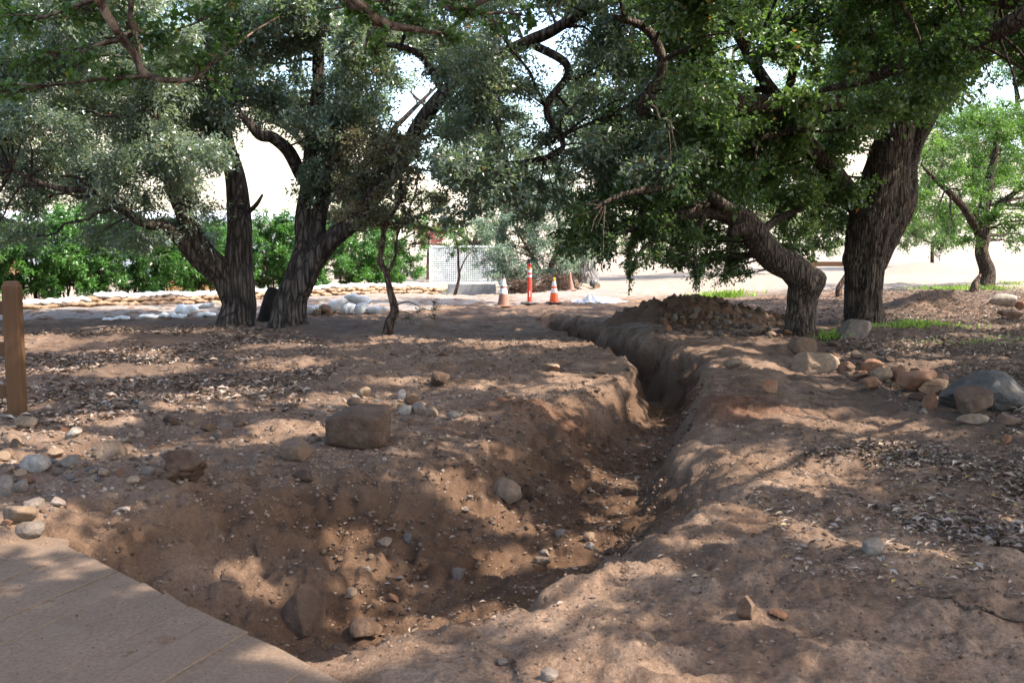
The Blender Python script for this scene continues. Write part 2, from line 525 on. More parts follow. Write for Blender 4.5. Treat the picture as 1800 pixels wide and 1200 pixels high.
M = dict(
    ground=m_ground(), road=m_road(),
    rock_brown=m_rock('brown_stone', (.11, .06, .034), (.19, .112, .066), (.24, .165, .11)),
    rock_umber=m_rock('umber_stone', (.085, .046, .026), (.15, .085, .05), (.18, .115, .072)),
    rock_rust=m_rock('rust_stone', (.23, .09, .04), (.36, .17, .085), (.38, .23, .14)),
    rock_dark=m_rock('dark_stone', (.05, .026, .015), (.12, .058, .03), (.15, .09, .05)),
    rock_tan=m_rock('tan_stone', (.26, .165, .098), (.40, .27, .17), (.44, .34, .25)),
    rock_pale=m_rock('pale_stone', (.34, .28, .22), (.46, .39, .32), (.5, .44, .37)),
    rock_grey=m_rock('grey_stone', (.155, .122, .098), (.27, .22, .18), (.33, .28, .235)),
    rock_blue=m_rock('blue_grey_stone', (.085, .085, .08), (.16, .155, .145), (.20, .17, .135)),
    bark_l=m_bark('dark_oak_bark', (.032, .024, .019), (.125, .098, .078)),
    bark_d=m_bark('furrowed_oak_bark', (.032, .023, .017), (.155, .117, .088), (30, 30, 3.2)),
    bark_n=m_bark('smooth_bark', (.09, .06, .042), (.21, .15, .105), (9, 9, 5)),
    bark_s=m_bark('reddish_bark', (.08, .048, .034), (.19, .125, .09), (14, 14, 5)),
    leaf_ab=m_leaf('grey_green_leaf', [(0, (.065, .092, .062)), (.45, (.115, .148, .105)), (.86, (.18, .205, .155)), (.93, (.19, .15, .08)), (1, (.25, .11, .05))], .38, .32, .8),
    leaf_d=m_leaf('deep_green_leaf', [(0, (.04, .072, .022)), (.5, (.072, .118, .036)), (.88, (.12, .17, .055)), (.95, (.18, .13, .05)), (1, (.24, .10, .04))], .45, .36, .7),
    leaf_n=m_leaf('glossy_oak_leaf', [(0, (.026, .055, .014)), (.6, (.055, .10, .022)), (.86, (.09, .14, .03)), (.95, (.22, .19, .04)), (1, (.20, .09, .03))], .4, .40, .45),
    leaf_h=m_leaf('bright_hedge_leaf', [(0, (.03, .085, .018)), (.5, (.055, .14, .03)), (.9, (.10, .20, .045)), (1, (.20, .15, .05))], .35, .40, .45),
    leaf_f=m_leaf('yellow_green_leaf', [(0, (.035, .075, .014)), (.5, (.065, .125, .025)), (.92, (.11, .18, .04)), (1, (.15, .10, .04))], .42, .45, .4),
    leaf_g=m_leaf('sage_leaf', [(0, (.085, .13, .095)), (.5, (.14, .19, .145)), (1, (.22, .27, .22))], .25, .5, .4),
    leaf_c=m_leaf('brownish_leaf', [(0, (.07, .075, .042)), (.5, (.125, .115, .07)), (.8, (.19, .145, .095)), (1, (.26, .14, .085))], .4, .45, .4),
    leaf_r=m_leaf('crimson_leaf', [(0, (.22, .045, .05)), (1, (.36, .10, .11))], .35, .5, .35),
    leaf_b=m_leaf('olive_leaf', [(0, (.055, .085, .034)), (.5, (.095, .13, .055)), (.9, (.14, .165, .08)), (1, (.19, .13, .07))], .40, .5, .35),
    litter=m_leaf('dry_leaf', [(0, (.035, .021, .014)), (.35, (.095, .058, .038)), (.7, (.19, .128, .092)), (.93, (.33, .265, .215)), (1, (.38, .26, .05))], .06, .6, .35, 1.2),
    grass=m_leaf('grass_blade', [(0, (.10, .18, .025)), (1, (.23, .31, .06))], .35, .5, .3),
    bag_w=m_bag('white_woven_bag', (.62, .61, .60), (.78, .77, .76), (.45, .38, .32)),
    bag_t=m_bag('tan_woven_bag', (.20, .125, .078), (.30, .20, .13), (.16, .11, .075)),
    bag_g=m_bag('weathered_white_bag', (.42, .42, .43), (.60, .60, .60), (.30, .25, .21)),
    post=m_wood('stained_post_wood', (.065, .030, .012), (.12, .058, .024)),
    postend=m_plain('weathered_end_grain', (.30, .23, .17), .85, .2),
    plank=m_plank(),
    dirtfill=m_plain('packed_dirt', (.08, .052, .035), .95, .1, .4, 12, bump=.4),
    orange=m_plain('orange_plastic', (.86, .13, .03), .45, .4, .12, 6, (.4, .16, .09), .3),
    orange_old=m_plain('faded_orange_rubber', (.27, .13, .09), .7, .3, .25, 6, (.25, .17, .13), .6),
    red_or=m_plain('red_orange_plastic', (.85, .05, .025), .4, .45, .1, 5),
    band=m_plain('reflective_white_band', (.78, .78, .76), .35, .5, .1, 9, (.45, .40, .36), .35),
    yellow=m_plain('yellow_plastic', (.75, .50, .02), .5, .4, .15),
    rubber=m_plain('black_rubber', (.045, .042, .04), .8, .3, .3, 8, (.2, .15, .12), .5),
    white=m_plain('white_paint', (.80, .80, .79), .6, .3, .06, 3),
    concrete=m_plain('grey_concrete', (.34, .33, .32), .9, .2, .25, 3, (.22, .19, .16), .4, .3),
    stump=m_plain('charred_wood', (.022, .018, .016), .9, .2, .4, 9, (.06, .045, .035), .4, .6),
    greywood=m_bark('grey_dead_wood', (.13, .12, .115), (.30, .28, .27), (8, 8, 2)),
    heart=m_plain('cut_wood', (.40, .27, .17), .85, .2, .3, 9),
    tarp=m_plain('white_sheeting', (.48, .48, .49), .5, .4, .1, 6, (.4, .35, .3), .4),
    hill=m_plain('dry_hillside', (.36, .31, .25), .95, .1, .3, .05, (.15, .16, .095), .7),
    orangewood=m_wood('orange_fence_boards', (.25, .125, .045), (.34, .18, .07)),
    roofm=m_plain('white_roof_sheet', (.82, .82, .82), .5, .3, .05, 1),
    glass=m_plain('dark_window_glass', (.05, .06, .07), .1, .5, .2),
)

# ------------------------------------------------------------------ ground
def build_ground():
    yd = np.concatenate([np.geomspace(2.0, 32, 500), np.geomspace(32, 60, 34)[1:]])
    yn = np.concatenate([np.linspace(-60, -4, 12, endpoint=False), np.linspace(-4, 2.0, 36, endpoint=False)])
    yf = np.geomspace(60, 700, 40)[1:]
    ys = np.concatenate([yn, yd, yf])
    ud = np.linspace(-1, 1, 520)
    uo = np.geomspace(1, 12, 26)[1:]
    us = np.concatenate([-uo[::-1], ud, uo])
    w = np.where(ys > 0, .56 * ys + 1.2, 1.2 + 0.3 * (-ys))
    X = us[None, :] * w[:, None]; Y = np.repeat(ys[:, None], len(us), 1)
    big = np.abs(us) > 1
    z, damp, red, lit, pale = height(X, Y, True)
    U, D, S, W = trench(X, Y)
    wl = np.exp(-((np.abs(U) - .68) / .28) ** 2) * sstep(25, 22, Y) * sstep(3, 5, Y)
    amp = .035 + .07 * sstep(10, 13, Y)
    Xw = X + wl * amp * (vnoise(Y * 3.1, z * 7, 71) + .6 * vnoise(Y * 7.3, z * 15, 72) + .35 * vnoise(Y * 15, z * 31, 73))
    V = np.stack([Xw, Y + wl * amp * .6 * vnoise(X * 5, z * 9, 74), z], -1).reshape(-1, 3)
    nr, nc = X.shape
    i, k = np.meshgrid(np.arange(nr - 1), np.arange(nc - 1), indexing='ij')
    i = i.ravel(); k = k.ravel()
    F = np.stack([i * nc + k, i * nc + k + 1, (i + 1) * nc + k + 1, (i + 1) * nc + k], 1)
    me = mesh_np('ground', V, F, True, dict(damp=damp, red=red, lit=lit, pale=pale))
    o = obj('ground', me, M['ground']); o['kind'] = 'structure'

def sheet(name, mat, poly_px, step=.35, lift=.006, edge=.35):
    """a sheet laid over the terrain inside an outline of photo points on the floor"""
    pts = np.array([FL(*p)[:2] for p in poly_px])
    x0, y0 = pts.min(0) - 1; x1, y1 = pts.max(0) + 1
    xs = np.arange(x0, x1, step); ys = np.arange(y0, y1, step)
    X, Y = np.meshgrid(xs, ys)
    xx = X + edge * vnoise(X * 1.1, Y * 1.1, 3); yy = Y + edge * vnoise(X * 1.1, Y * 1.1, 4)
    ins = inpoly(xx.ravel(), yy.ravel(), pts).reshape(X.shape)
    Z = height(X, Y) + lift
    nc = X.shape[1]
    m = ins[:-1, :-1] & ins[1:, :-1] & ins[:-1, 1:] & ins[1:, 1:]
    i, k = np.nonzero(m)
    F = np.stack([i * nc + k, i * nc + k + 1, (i + 1) * nc + k + 1, (i + 1) * nc + k], 1)
    used = np.unique(F); mp = -np.ones(X.size, int); mp[used] = np.arange(len(used))
    V = np.stack([X, Y, Z], -1).reshape(-1, 3)[used]
    o = obj(name, mesh_np(name, V, mp[F], True), mat); o['kind'] = 'structure'
    return o

def inpoly(x, y, poly):
    poly = np.asarray(poly); r = np.zeros(np.shape(x), bool)
    j = len(poly) - 1
    for i in range(len(poly)):
        xi, yi = poly[i]; xj, yj = poly[j]
        c = ((yi > y) != (yj > y)) & (x < (xj - xi) * (y - yi) / (yj - yi + 1e-12) + xi)
        r ^= c; j = i
    return r

build_ground()
# the gravel road that crosses behind the left oaks and bends off to the right
sheet('gravel_road', M['road'], [(-500, 572), (60, 566), (250, 562), (420, 556), (620, 549), (800, 541), (900, 536), (1010, 532), (1080, 527), (1120, 520),
                                 (1110, 505), (1000, 512), (900, 521), (860, 523), (760, 514), (560, 521), (380, 529), (200, 536), (60, 545), (-500, 556)], .3)

# low hills far behind
def hills():
    for (cx, cy, rx, ry, hh, sd) in ((-120, 260, 170, 90, 42, 3), (130, 420, 260, 120, 46, 8)):
        a = np.linspace(0, 2 * np.pi, 96, endpoint=False); r = np.linspace(0, 1, 30)
        A, R = np.meshgrid(a, r)
        X = cx + rx * R * np.cos(A); Y = cy + ry * R * np.sin(A)
        Z = hh * np.cos(R * np.pi / 2) ** 1.3 * (1 + .35 * fbm(X * .02, Y * .02, 4, sd)) - 2 * R
        V = np.stack([X, Y, Z], -1).reshape(-1, 3); n = 96
        i, k = np.meshgrid(np.arange(29), np.arange(96), indexing='ij'); i = i.ravel(); k = k.ravel(); k2 = (k + 1) % n
        F = np.stack([i * n + k, (i + 1) * n + k, (i + 1) * n + k2, i * n + k2], 1)
        o = obj('hill', mesh_np('hill', V, F, True), M['hill']); o['kind'] = 'structure'
hills()

# ------------------------------------------------------------------ sun flecks on the ground (photo points): the crowns have gaps above them
FLECK_PX = [(170, 648, .4), (240, 645, .45), (310, 640, .4), (420, 690, .35), (360, 700, .3), (130, 740, .35), (200, 735, .3), (60, 765, .45), (140, 775, .3), (30, 810, .4),
            (100, 800, .3), (500, 752, .25), (560, 748, .25), (690, 596, .5), (770, 600, .6), (850, 602, .6), (930, 604, .5), (990, 606, .4),
            (985, 660, .2), (1010, 668, .22), (1060, 690, .22), (1165, 700, .3), (1200, 672, .25), (1270, 645, .4), (1340, 648, .45), (1410, 652, .5), (1470, 655, .4),
            (1400, 732, .35), (1460, 742, .35), (1520, 750, .3), (1330, 725, .22), (1560, 655, .4), (1610, 640, .35), (1660, 632, .25),
            (1330, 900, .16), (1390, 918, .2), (1450, 935, .2), (1520, 955, .2), (1590, 968, .18), (1650, 972, .14), (1790, 920, .15),
            (790, 858, .16), (835, 890, .2), (885, 920, .2), (930, 985, .2), (990, 980, .22), (1050, 958, .2), (870, 990, .18), (600, 950, .16), (625, 980, .14), (470, 1035, .18), (430, 1010, .14),
            (1010, 1015, .17), (1090, 1005, .16), (1160, 990, .15), (1240, 955, .13), (960, 1050, .15), (860, 1075, .14), (760, 1100, .15), (680, 1130, .15), (600, 1165, .17), (980, 1185, .15),
            (1080, 1160, .1), (1200, 1192, .13), (430, 1165, .16), (360, 1180, .13), (480, 1190, .15), (1310, 1085, .12), (1180, 830, .12),
            (1200, 545, .5), (1260, 540, .5), (1320, 552, .4), (1350, 600, .3), (1300, 610, .3), (1650, 560, .7), (1730, 555, .9), (1790, 545, .9), (1600, 548, .5), (1690, 590, .3),
            (880, 538, .6), (760, 540, .8), (1010, 540, .5), (640, 560, .3), (700, 545, .6)]
FLECK = np.array([[*G(a, b), r] for a, b, r in FLECK_PX])

def sun_gaps(Pn, Ln):
    keep = np.ones(len(Pn), bool)
    for f in FLECK:
        v = Pn - f[:3]
        t = v @ SUN
        d2 = (v * v).sum(1) - t * t
        rr = f[3] * (1 + .3 * np.sin(Pn[:, 0] * 5 + f[0] * 7) * np.cos(Pn[:, 2] * 4))
        rr = rr * (.72 if f[1] < 9 else .9) + .25 * Ln
        keep &= ~((d2 < rr * rr) & (t > .6))
    return keep

# ------------------------------------------------------------------ trees
def unit(v): return v / (np.linalg.norm(v, axis=-1, keepdims=True) + 1e-9)

class Tree:
    def __init__(s, name, base, label, cat, bark, leaf, group=None, seed=1):
        s.root = empty(name, base); tag(s.root, label, cat, group)
        s.base = np.array(base, float); s.bark = bark; s.leaf = leaf
        s.nodes = []; s.rng = np.random.default_rng(seed)
        s.LP = []; s.LD = []; s.LN = []; s.LL = []; s.LV = []; s.br = MB()
    def loc(s, V): return np.asarray(V) - s.base
    def stem(s, pts, rads, name='limb', seg=20, step=.06, ridge=.06, flare=0.0, knobs=(), nodes=True, freq=9, lf=1.3):
        pts = np.asarray(pts, float); rads = np.asarray(rads, float)
        C = catmull(np.hstack([pts, rads[:, None]]), 14)
        L = np.concatenate([[0], np.cumsum(np.linalg.norm(np.diff(C[:, :3], axis=0), axis=1))])
        n = max(6, int(L[-1] / step)); q = np.linspace(0, L[-1], n)
        C = np.stack([np.interp(q, L, C[:, k]) for k in range(4)], 1)
        sd = int(s.rng.integers(1000))
        wig = np.stack([vnoise(q * 1.6, 0 * q, sd + k) for k in range(3)], 1) * C[:, 3:4] * .22
        wig *= sstep(0, .6, q)[:, None]
        C[:, :3] += wig
        r = C[:, 3] * (1 + flare * np.exp(-q / .28))
        def disp(R, a, l):
            A, Lq = np.meshgrid(a, l)
            u = A / (2 * np.pi)
            warp = .6 * vnoise(u * 4, Lq * 1.1, sd + 9, per=4)
            fq = max(4, int(freq))
            rid = np.abs(vnoise(u * fq * 2 + warp, Lq * lf, sd, per=fq * 2)) * 1.2 - .45
            lob = vnoise(u * 3, Lq * .9, sd + 3, per=3)
            fl = 1 + flare * .6 * np.exp(-Lq / .3) * np.maximum(0, vnoise(u * 5, Lq * .2, sd + 5, per=5))
            return R * (1 + ridge * rid + .07 * lob + .03 * vnoise(u * 24, Lq * 5, sd + 7, per=24)) * fl
        V, F = tube_geo(C[:, :3], r, seg, True, disp)
        for (kc, kr, ka) in knobs:
            d = V - kc; dd = np.linalg.norm(d, axis=1)
            ci = np.argmin(np.linalg.norm(C[:, None, :3] - V[None, ::1][0][None] if False else C[:, None, :3] - np.asarray(kc)[None, None], axis=2)[:, 0])
            ax = C[ci, :3]
            out = unit(np.asarray(kc) - ax)
            V = V + (ka * np.exp(-(dd / kr) ** 2))[:, None] * out
        o = obj(name, mesh_np(name, s.loc(V), F, True), M[s.bark], s.root)
        if nodes:
            k = max(1, int(.3 / step))
            for c in C[int(len(C) * .3)::k]: s.nodes.append(c[:4])
        return C
    def clump(s, c, R, nleaf, L, ntw=None, vshift=0.0, droop=.25, branch=True, wide=.5, twigs=True):
        g = s.rng; c = np.asarray(c, float); R = np.asarray(R, float) * np.ones(3)
        if branch and s.nodes:
            N = np.array(s.nodes); d = np.linalg.norm(N[:, :3] - c, axis=1) + .5 * np.maximum(0, N[:, 2] - c[2])
            nd = N[np.argmin(d)]; a = nd[:3]; dist = np.linalg.norm(c - a)
            r0 = min(nd[3] * .6, .012 + .011 * dist)
            mid = (a + c) / 2 + g.normal(0, .12, 3) * dist + np.array([0, 0, .08 * dist])
            t = np.linspace(0, 1, max(4, int(dist / .25)))[:, None]
            B = a * (1 - t) ** 2 + 2 * mid * t * (1 - t) + c * t ** 2
            B = B + np.stack([vnoise(t[:, 0] * dist * 2.2, t[:, 0] * 0, int(g.integers(999))) for _ in range(3)], 1) * .07 * np.minimum(1, dist) * np.sin(t * np.pi)
            s.br.tube(s.loc(B), np.linspace(r0, .006, len(B)), 5, cap=False)
        else:
            B = np.array([c - [0, 0, R[2] * .4], c])
        K = ntw or int(9 + 5 * R.mean())
        dirs = unit(g.normal(0, 1, (K, 3)))
        E = c + dirs * R * (g.random((K, 1)) ** .45)
        st = B[np.clip((len(B) * (.55 + .45 * g.random(K))).astype(int), 0, len(B) - 1)]
        ctrl = (st + E) / 2 + g.normal(0, .12, (K, 3)) * R + np.array([0, 0, .12]) * R.mean()
        tt = np.linspace(0, 1, 4)[None, :, None]
        T = st[:, None] * (1 - tt) ** 2 + 2 * ctrl[:, None] * tt * (1 - tt) + E[:, None] * tt ** 2
        if twigs and not sun_gaps(c[None], np.array([.3]))[0]: twigs = False
        for k in range(K if twigs else 0):
            s.br.tube(s.loc(T[k]), np.linspace(.0065, .0025, 4), 3, cap=False)
        k = g.integers(0, K, nleaf); t = (.2 + .85 * g.random(nleaf) ** .8)[:, None]
        p = st[k] * (1 - t) ** 2 + 2 * ctrl[k] * t * (1 - t) + E[k] * t ** 2
        p = p + g.normal(0, 1, (nleaf, 3)) * (.16 * R) * (.55 + .6 * g.random((nleaf, 1)))
        d = unit(unit(E - st)[k] * .7 + g.normal(0, .7, (nleaf, 3)) + np.array([0, 0, -droop]))
        nrm = np.array([0, 0, 1.0]) + g.normal(0, .75, (nleaf, 3))
        s.LP.append(p); s.LD.append(d); s.LN.append(nrm)
        s.LL.append(L * (.65 + .6 * g.random(nleaf)))
        base = np.clip(.42 + vshift + g.normal(0, .1), .05, .8)
        v = np.clip(base + g.normal(0, .17, nleaf), 0, .86)
        dead = g.random(nleaf) < .012
        v[dead] = .9 + .1 * g.random(dead.sum())
        s.LV.append(v)
        s.wide = wide
    def finish(s, gaps=True, branches=True, tri=False):
        s.tri = tri
        if branches and s.br.n:
            ob = obj('branches', s.br.mesh('branches', True), M[s.bark], s.root); ob['kind'] = 'stuff'
        p = np.vstack(s.LP); d = np.vstack(s.LD); nn = np.vstack(s.LN); L = np.concatenate(s.LL); v = np.concatenate(s.LV)
        if gaps:
            k = sun_gaps(p + d * L[:, None] * .5, L); p, d, nn, L, v = p[k], d[k], nn[k], L[k], v[k]
        k = p[:, 2] > .12
        p, d, nn, L, v = p[k], d[k], nn[k], L[k], v[k]
        far = np.zeros(len(p), bool) if not s.tri else np.ones(len(p), bool)
        far |= L > .125
        for k, t in ((~far, False), (far, True)):
            if k.any():
                o = obj('foliage', leaf_mesh(s.loc(p[k]), d[k], nn[k], L[k], v[k], s.wide, tri=t), M[s.leaf], s.root); o['kind'] = 'stuff'

def leaf_mesh(p, d, nn, L, v, wide=.5, fold=.14, tri=False):
    d = unit(d); sd = unit(np.cross(d, nn)); up = np.cross(sd, d)
    L = L[:, None]
    if tri:
        V = np.stack([p + sd * L * wide * .42, p - sd * L * wide * .42, p + d * L], 1).reshape(-1, 3)
        return mesh_np('foliage', V, np.arange(len(p) * 3).reshape(-1, 3), False, dict(v=np.repeat(v, 3)))
    a = p; b = p + d * L * .48 + sd * L * wide * .5 + up * L * fold; c = p + d * L; e = p + d * L * .48 - sd * L * wide * .5 + up * L * fold
    V = np.stack([a, b, c, e], 1).reshape(-1, 3)
    n = len(p); i = np.arange(n) * 4
    F = np.vstack([np.stack([i, i + 1, i + 2], 1), np.stack([i, i + 2, i + 3], 1)])
    return mesh_np('foliage', V, F, False, dict(v=np.repeat(v, 4)))

def fill(tree, poly, Yr, n, rpx, dens, L, holes=(), seed=0, vshift=0.0, zs=1.0, droop=.25, minsep=.75, wide=.52, twigs=True):
    """spread leaf clumps through the part of a crown that shows inside an outline, at the tree's own distance"""
    g = np.random.default_rng(seed); poly = np.asarray(poly, float)
    lo = poly.min(0); hi = poly.max(0); C = []
    tries = 0
    while len(C) < n and tries < n * 60:
        tries += 1
        q = lo + (hi - lo) * g.random(2)
        if not inpoly(np.array([q[0]]), np.array([q[1]]), poly)[0]: continue
        r = rpx[0] + (rpx[1] - rpx[0]) * g.random()
        if any(math.hypot(q[0] - h[0], q[1] - h[1]) < h[2] + r * .55 for h in holes): continue
        if any(math.hypot(q[0] - c[0], q[1] - c[1]) < minsep * (r + c[2]) * .5 for c in C) and tries < n * 40: continue
        C.append((q[0], q[1], r))
    for (x, y, r) in C:
        Y = Yr[0] + (Yr[1] - Yr[0]) * g.random()
        R = r * Y / FPX
        tree.clump(P(x, y, Y), (R, R * 1.1, R * .8 * zs), max(12, int(dens * math.pi * R * R)), L * (.85 + .3 * g.random()), vshift=vshift + g.normal(0, .06), droop=droop, wide=wide, twigs=twigs)

def PS(lst, Y): return [P(a, b, Y + c) for a, b, c in lst]

# overhead leaf cover (crowns above the top of the picture): clump spots shared out among the trees
oh = np.random.default_rng(5)
OVER = []
for gx in np.arange(-9, 17.5, 1.42):
    for gy in np.arange(-4, 27, 1.42):
        x = gx + oh.normal(0, .35); y = gy + oh.normal(0, .35)
        z = max(6.0, 1.5 + .262 * max(y, 0) + 1.15) + 1.6 * oh.random()
        if y < .3 or x < -2.6: continue
        OVER.append((x, y, z))
OVER = np.array(OVER)

def over(tree, mask, dens=400, L=.21, keep=1.0):
    for (x, y, z) in OVER[mask]:
        R = 1.0 + .35 * tree.rng.random()
        if tree.rng.random() > keep: continue
        tree.clump((x, y, z), (R, R, .5), int(dens * R * R * math.pi * .75), L, ntw=11, wide=.7, twigs=False)

own = np.zeros(len(OVER), int)
ox, oy = OVER[:, 0], OVER[:, 1]
own[(oy < 11.5) & (ox < 4.0)] = 1                        # oak behind the camera
own[(oy < 13.5) & (ox >= 4.0)] = 2                       # oak out of frame at the right
own[(own == 0) & (ox >= 1.0)] = 3                        # big right oak
own[(own == 0) & (ox < 1.0) & (ox > -4)] = 4             # left leaning oak
own[(own == 0)] = 5                                      # left forked oak
if True:
    # --- left forked oak
    b = G(415, 567)
    Y = b[1]
    tA = Tree('oak_tree', b, 'dark forked oak standing left of the leaning twin-stem oak, arching stem to the left', 'tree', 'bark_l', 'leaf_ab', seed=3)
    tA.stem([b - [0, 0, .25], P(418, 520, Y), P(417, 465, Y + .05), P(419, 400, Y + .1), P(414, 330, Y + .2), P(400, 270, Y + .2), P(385, 200, Y + .4), P(370, 110, Y + .2), P(360, -20, Y), P(350, -140, Y)],
            [.31, .28, .245, .22, .2, .165, .145, .12, .09, .06], 'trunk', 40, flare=.5, ridge=.09)
    tA.stem([P(414, 545, Y), P(392, 485, Y - .1), P(355, 440, Y - .3), P(330, 385, Y - .5), P(305, 320, Y - .8), P(270, 240, Y - 1), P(250, 120, Y - 1.4), P(220, 0, Y - 1.8), P(200, -120, Y - 2)],
            [.2, .24, .21, .175, .15, .13, .11, .08, .05], 'limb', 28)
    tA.stem([P(392, 505, Y - .05), P(362, 468, Y - .25), P(325, 432, Y - .5), P(290, 400, Y - .7), P(250, 390, Y - 1), P(205, 360, Y - 1.2), P(160, 335, Y - 1.5), P(100, 330, Y - 1.9), P(20, 300, Y - 2.2)],
            [.10, .14, .14, .12, .09, .08, .06, .05, .03], 'limb', 18)
    tA.stem([P(400, 270, Y + .2), P(350, 200, Y + 1), P(280, 140, Y + 1.6), P(160, 80, Y + 2), P(40, 60, Y + 2.4)], [.12, .10, .08, .06, .03], 'limb', 14)
    tA.stem([P(438, 372, Y), P(452, 358, Y - .1), P(462, 342, Y - .1)], [.05, .04, .02], 'limb', 10, nodes=False)
    fill(tA, [(-160, -70), (330, -70), (400, 60), (400, 190), (370, 290), (300, 350), (150, 340), (-160, 350)], (Y - 3.5, Y + 2.2), 78, (62, 100), 1350, .082, seed=31)
    fill(tA, [(-160, 330), (330, 330), (390, 400), (340, 450), (230, 450), (120, 440), (-160, 470)], (Y - 2, Y + .5), 22, (45, 70), 1050, .075, seed=32, holes=[(110, 392, 34)])
    over(tA, own == 5, keep=.15)
    tA.finish(tri=True)

    # --- left leaning twin-stem oak
    b = G(508, 572)
    Y = b[1]
    tB = Tree('oak_tree', b, 'dark leaning oak with twin stems beside the sandbag pile, long limb reaching right overhead', 'tree', 'bark_l', 'leaf_ab', seed=4)
    tB.stem([b - [0, 0, .25], P(512, 535, Y), P(525, 480, Y), P(535, 430, Y + .1), P(532, 380, Y + .2), P(540, 310, Y + .4), P(548, 250, Y + .5), P(560, 180, Y + .6), P(562, 90, Y + .6), P(560, -20, Y + .6), P(565, -140, Y + .4)],
            [.30, .275, .24, .165, .145, .13, .135, .125, .11, .08, .05], 'trunk', 40, flare=.5, ridge=.09)
    tB.stem([P(513, 552, Y), P(526, 512, Y - .03), P(548, 468, Y - .1), P(580, 425, Y - .2), P(625, 385, Y - .3), P(670, 330, Y - .3), P(708, 285, Y - .3), P(735, 225, Y - .3), P(780, 165, Y - .5), P(840, 118, Y - .8), P(930, 75, Y - 1.1), P(1015, 25, Y - 1.4), P(1080, -10, Y - 1.8), P(1180, -60, Y - 2)],
            [.14, .22, .21, .185, .165, .15, .14, .145, .13, .12, .105, .09, .07, .05], 'limb', 28)
    tB.stem([P(556, 440, Y), P(560, 390, Y + .1), P(575, 330, Y + .4), P(600, 240, Y + .8), P(610, 140, Y + 1), P(640, 20, Y + 1.2), P(660, -120, Y + 1.2)], [.17, .16, .14, .12, .10, .08, .05], 'limb', 22)
    tB.stem([P(540, 320, Y + .35), P(525, 300, Y + .1), P(505, 265, Y - .2), P(480, 240, Y - .4), P(455, 235, Y - .6), P(420, 200, Y - .8)], [.14, .13, .12, .11, .10, .05], 'limb', 18)
    tB.stem([P(780, 165, Y - .5), P(760, 125, Y - .6), P(735, 95, Y - .8), P(690, 80, Y - 1), P(640, 85, Y - 1)], [.075, .07, .06, .045, .02], 'limb', 14)
    tB.stem([P(930, 75, Y - 1.1), P(1000, 120, Y - 1.4), P(960, 190, Y - 1.6), P(990, 260, Y - 1.8), P(930, 285, Y - 2), P(880, 285, Y - 2)], [.08, .07, .06, .05, .045, .02], 'limb', 14)
    H = [(472, 322, 44), (735, 205, 42), (690, 165, 26), (745, 240, 20), (555, 130, 16), (930, 65, 26), (965, 85, 20)]
    fill(tB, [(370, -70), (760, -70), (770, 60), (700, 170), (690, 300), (640, 330), (560, 300), (520, 230), (420, 220)], (Y - 1.5, Y + 2.5), 40, (55, 92), 1250, .082, holes=H, seed=41)
    fill(tB, [(520, 300), (640, 320), (650, 350), (600, 390), (560, 350)], (Y - .5, Y + 1), 7, (38, 52), 1000, .075, seed=43)
    fill(tB, [(760, -70), (1180, -70), (1200, 150), (1180, 300), (1060, 320), (960, 300), (880, 330), (790, 330), (740, 290), (790, 160)], (Y - 4, Y + .8), 54, (55, 95), 1150, .08, holes=H, seed=42)
    fill(tB, [(770, 290), (1000, 290), (1000, 370), (920, 380), (860, 350), (790, 390)], (Y - 3, Y - .5), 15, (36, 58), 800, .085, seed=44)
    over(tB, own == 4, keep=.25)
    tB.finish(tri=True)

    # --- big right oak
    b = G(1520, 566)
    Y = b[1]
    tD = Tree('oak_tree', b, 'big thick-trunked oak with deeply furrowed bark and burls on the right', 'tree', 'bark_d', 'leaf_d', seed=6)
    tD.stem([b - [0, 0, .25], P(1521, 540, Y), P(1522, 500, Y), P(1524, 440, Y), P(1532, 390, Y), P(1546, 335, Y), P(1556, 290, Y), P(1566, 245, Y), P(1585, 195, Y - .1), P(1606, 140, Y - .3), P(1640, 60, Y - .6), P(1665, -40, Y - 1), P(1690, -160, Y - 1.4)],
            [.335, .33, .335, .36, .40, .44, .38, .31, .25, .20, .16, .12, .08], 'trunk', 84, step=.03, flare=.2, ridge=.13, freq=15, lf=.9,
            knobs=[(P(1490, 455, Y - .1), .22, .13), (P(1592, 350, Y - .1), .22, .14), (P(1488, 330, Y), .2, .1), (P(1510, 555, Y - .3), .2, .06)])
    tD.stem([P(1530, 380, Y + .1), P(1500, 345, Y), P(1478, 318, Y - .2), P(1450, 285, Y - .4), P(1420, 250, Y - .6), P(1380, 190, Y - .8), P(1330, 120, Y - 1), P(1280, 20, Y - 1.2), P(1240, -80, Y - 1.3)],
            [.26, .22, .18, .16, .14, .12, .10, .08, .05], 'limb', 26)
    tD.stem([P(1545, 470, Y + .05), P(1562, 420, Y + .1), P(1584, 360, Y + .05), P(1592, 320, Y + .1), P(1600, 285, Y + .3), P(1625, 220, Y + .6), P(1660, 160, Y + .9), P(1720, 90, Y + 1.2), P(1780, 20, Y + 1.5)],
            [.12, .18, .22, .19, .15, .13, .11, .08, .05], 'limb', 40, step=.04, ridge=.12, freq=10)
    tD.stem([P(1600, 205, Y), P(1620, 185, Y - .2), P(1650, 165, Y - .4), P(1700, 120, Y - .7), P(1760, 100, Y - 1)], [.12, .11, .09, .07, .03], 'limb', 16)
    tD.stem([P(1575, 225, Y), P(1520, 190, Y - .5), P(1450, 180, Y - 1), P(1340, 182, Y - 1.6), P(1270, 182, Y - 2), P(1190, 205, Y - 2.3), P(1130, 190, Y - 2.6), P(1165, 120, Y - 2.8), P(1140, 55, Y - 3), P(1080, 30, Y - 3.2)],
            [.15, .15, .14, .15, .14, .11, .09, .08, .07, .04], 'limb', 20)
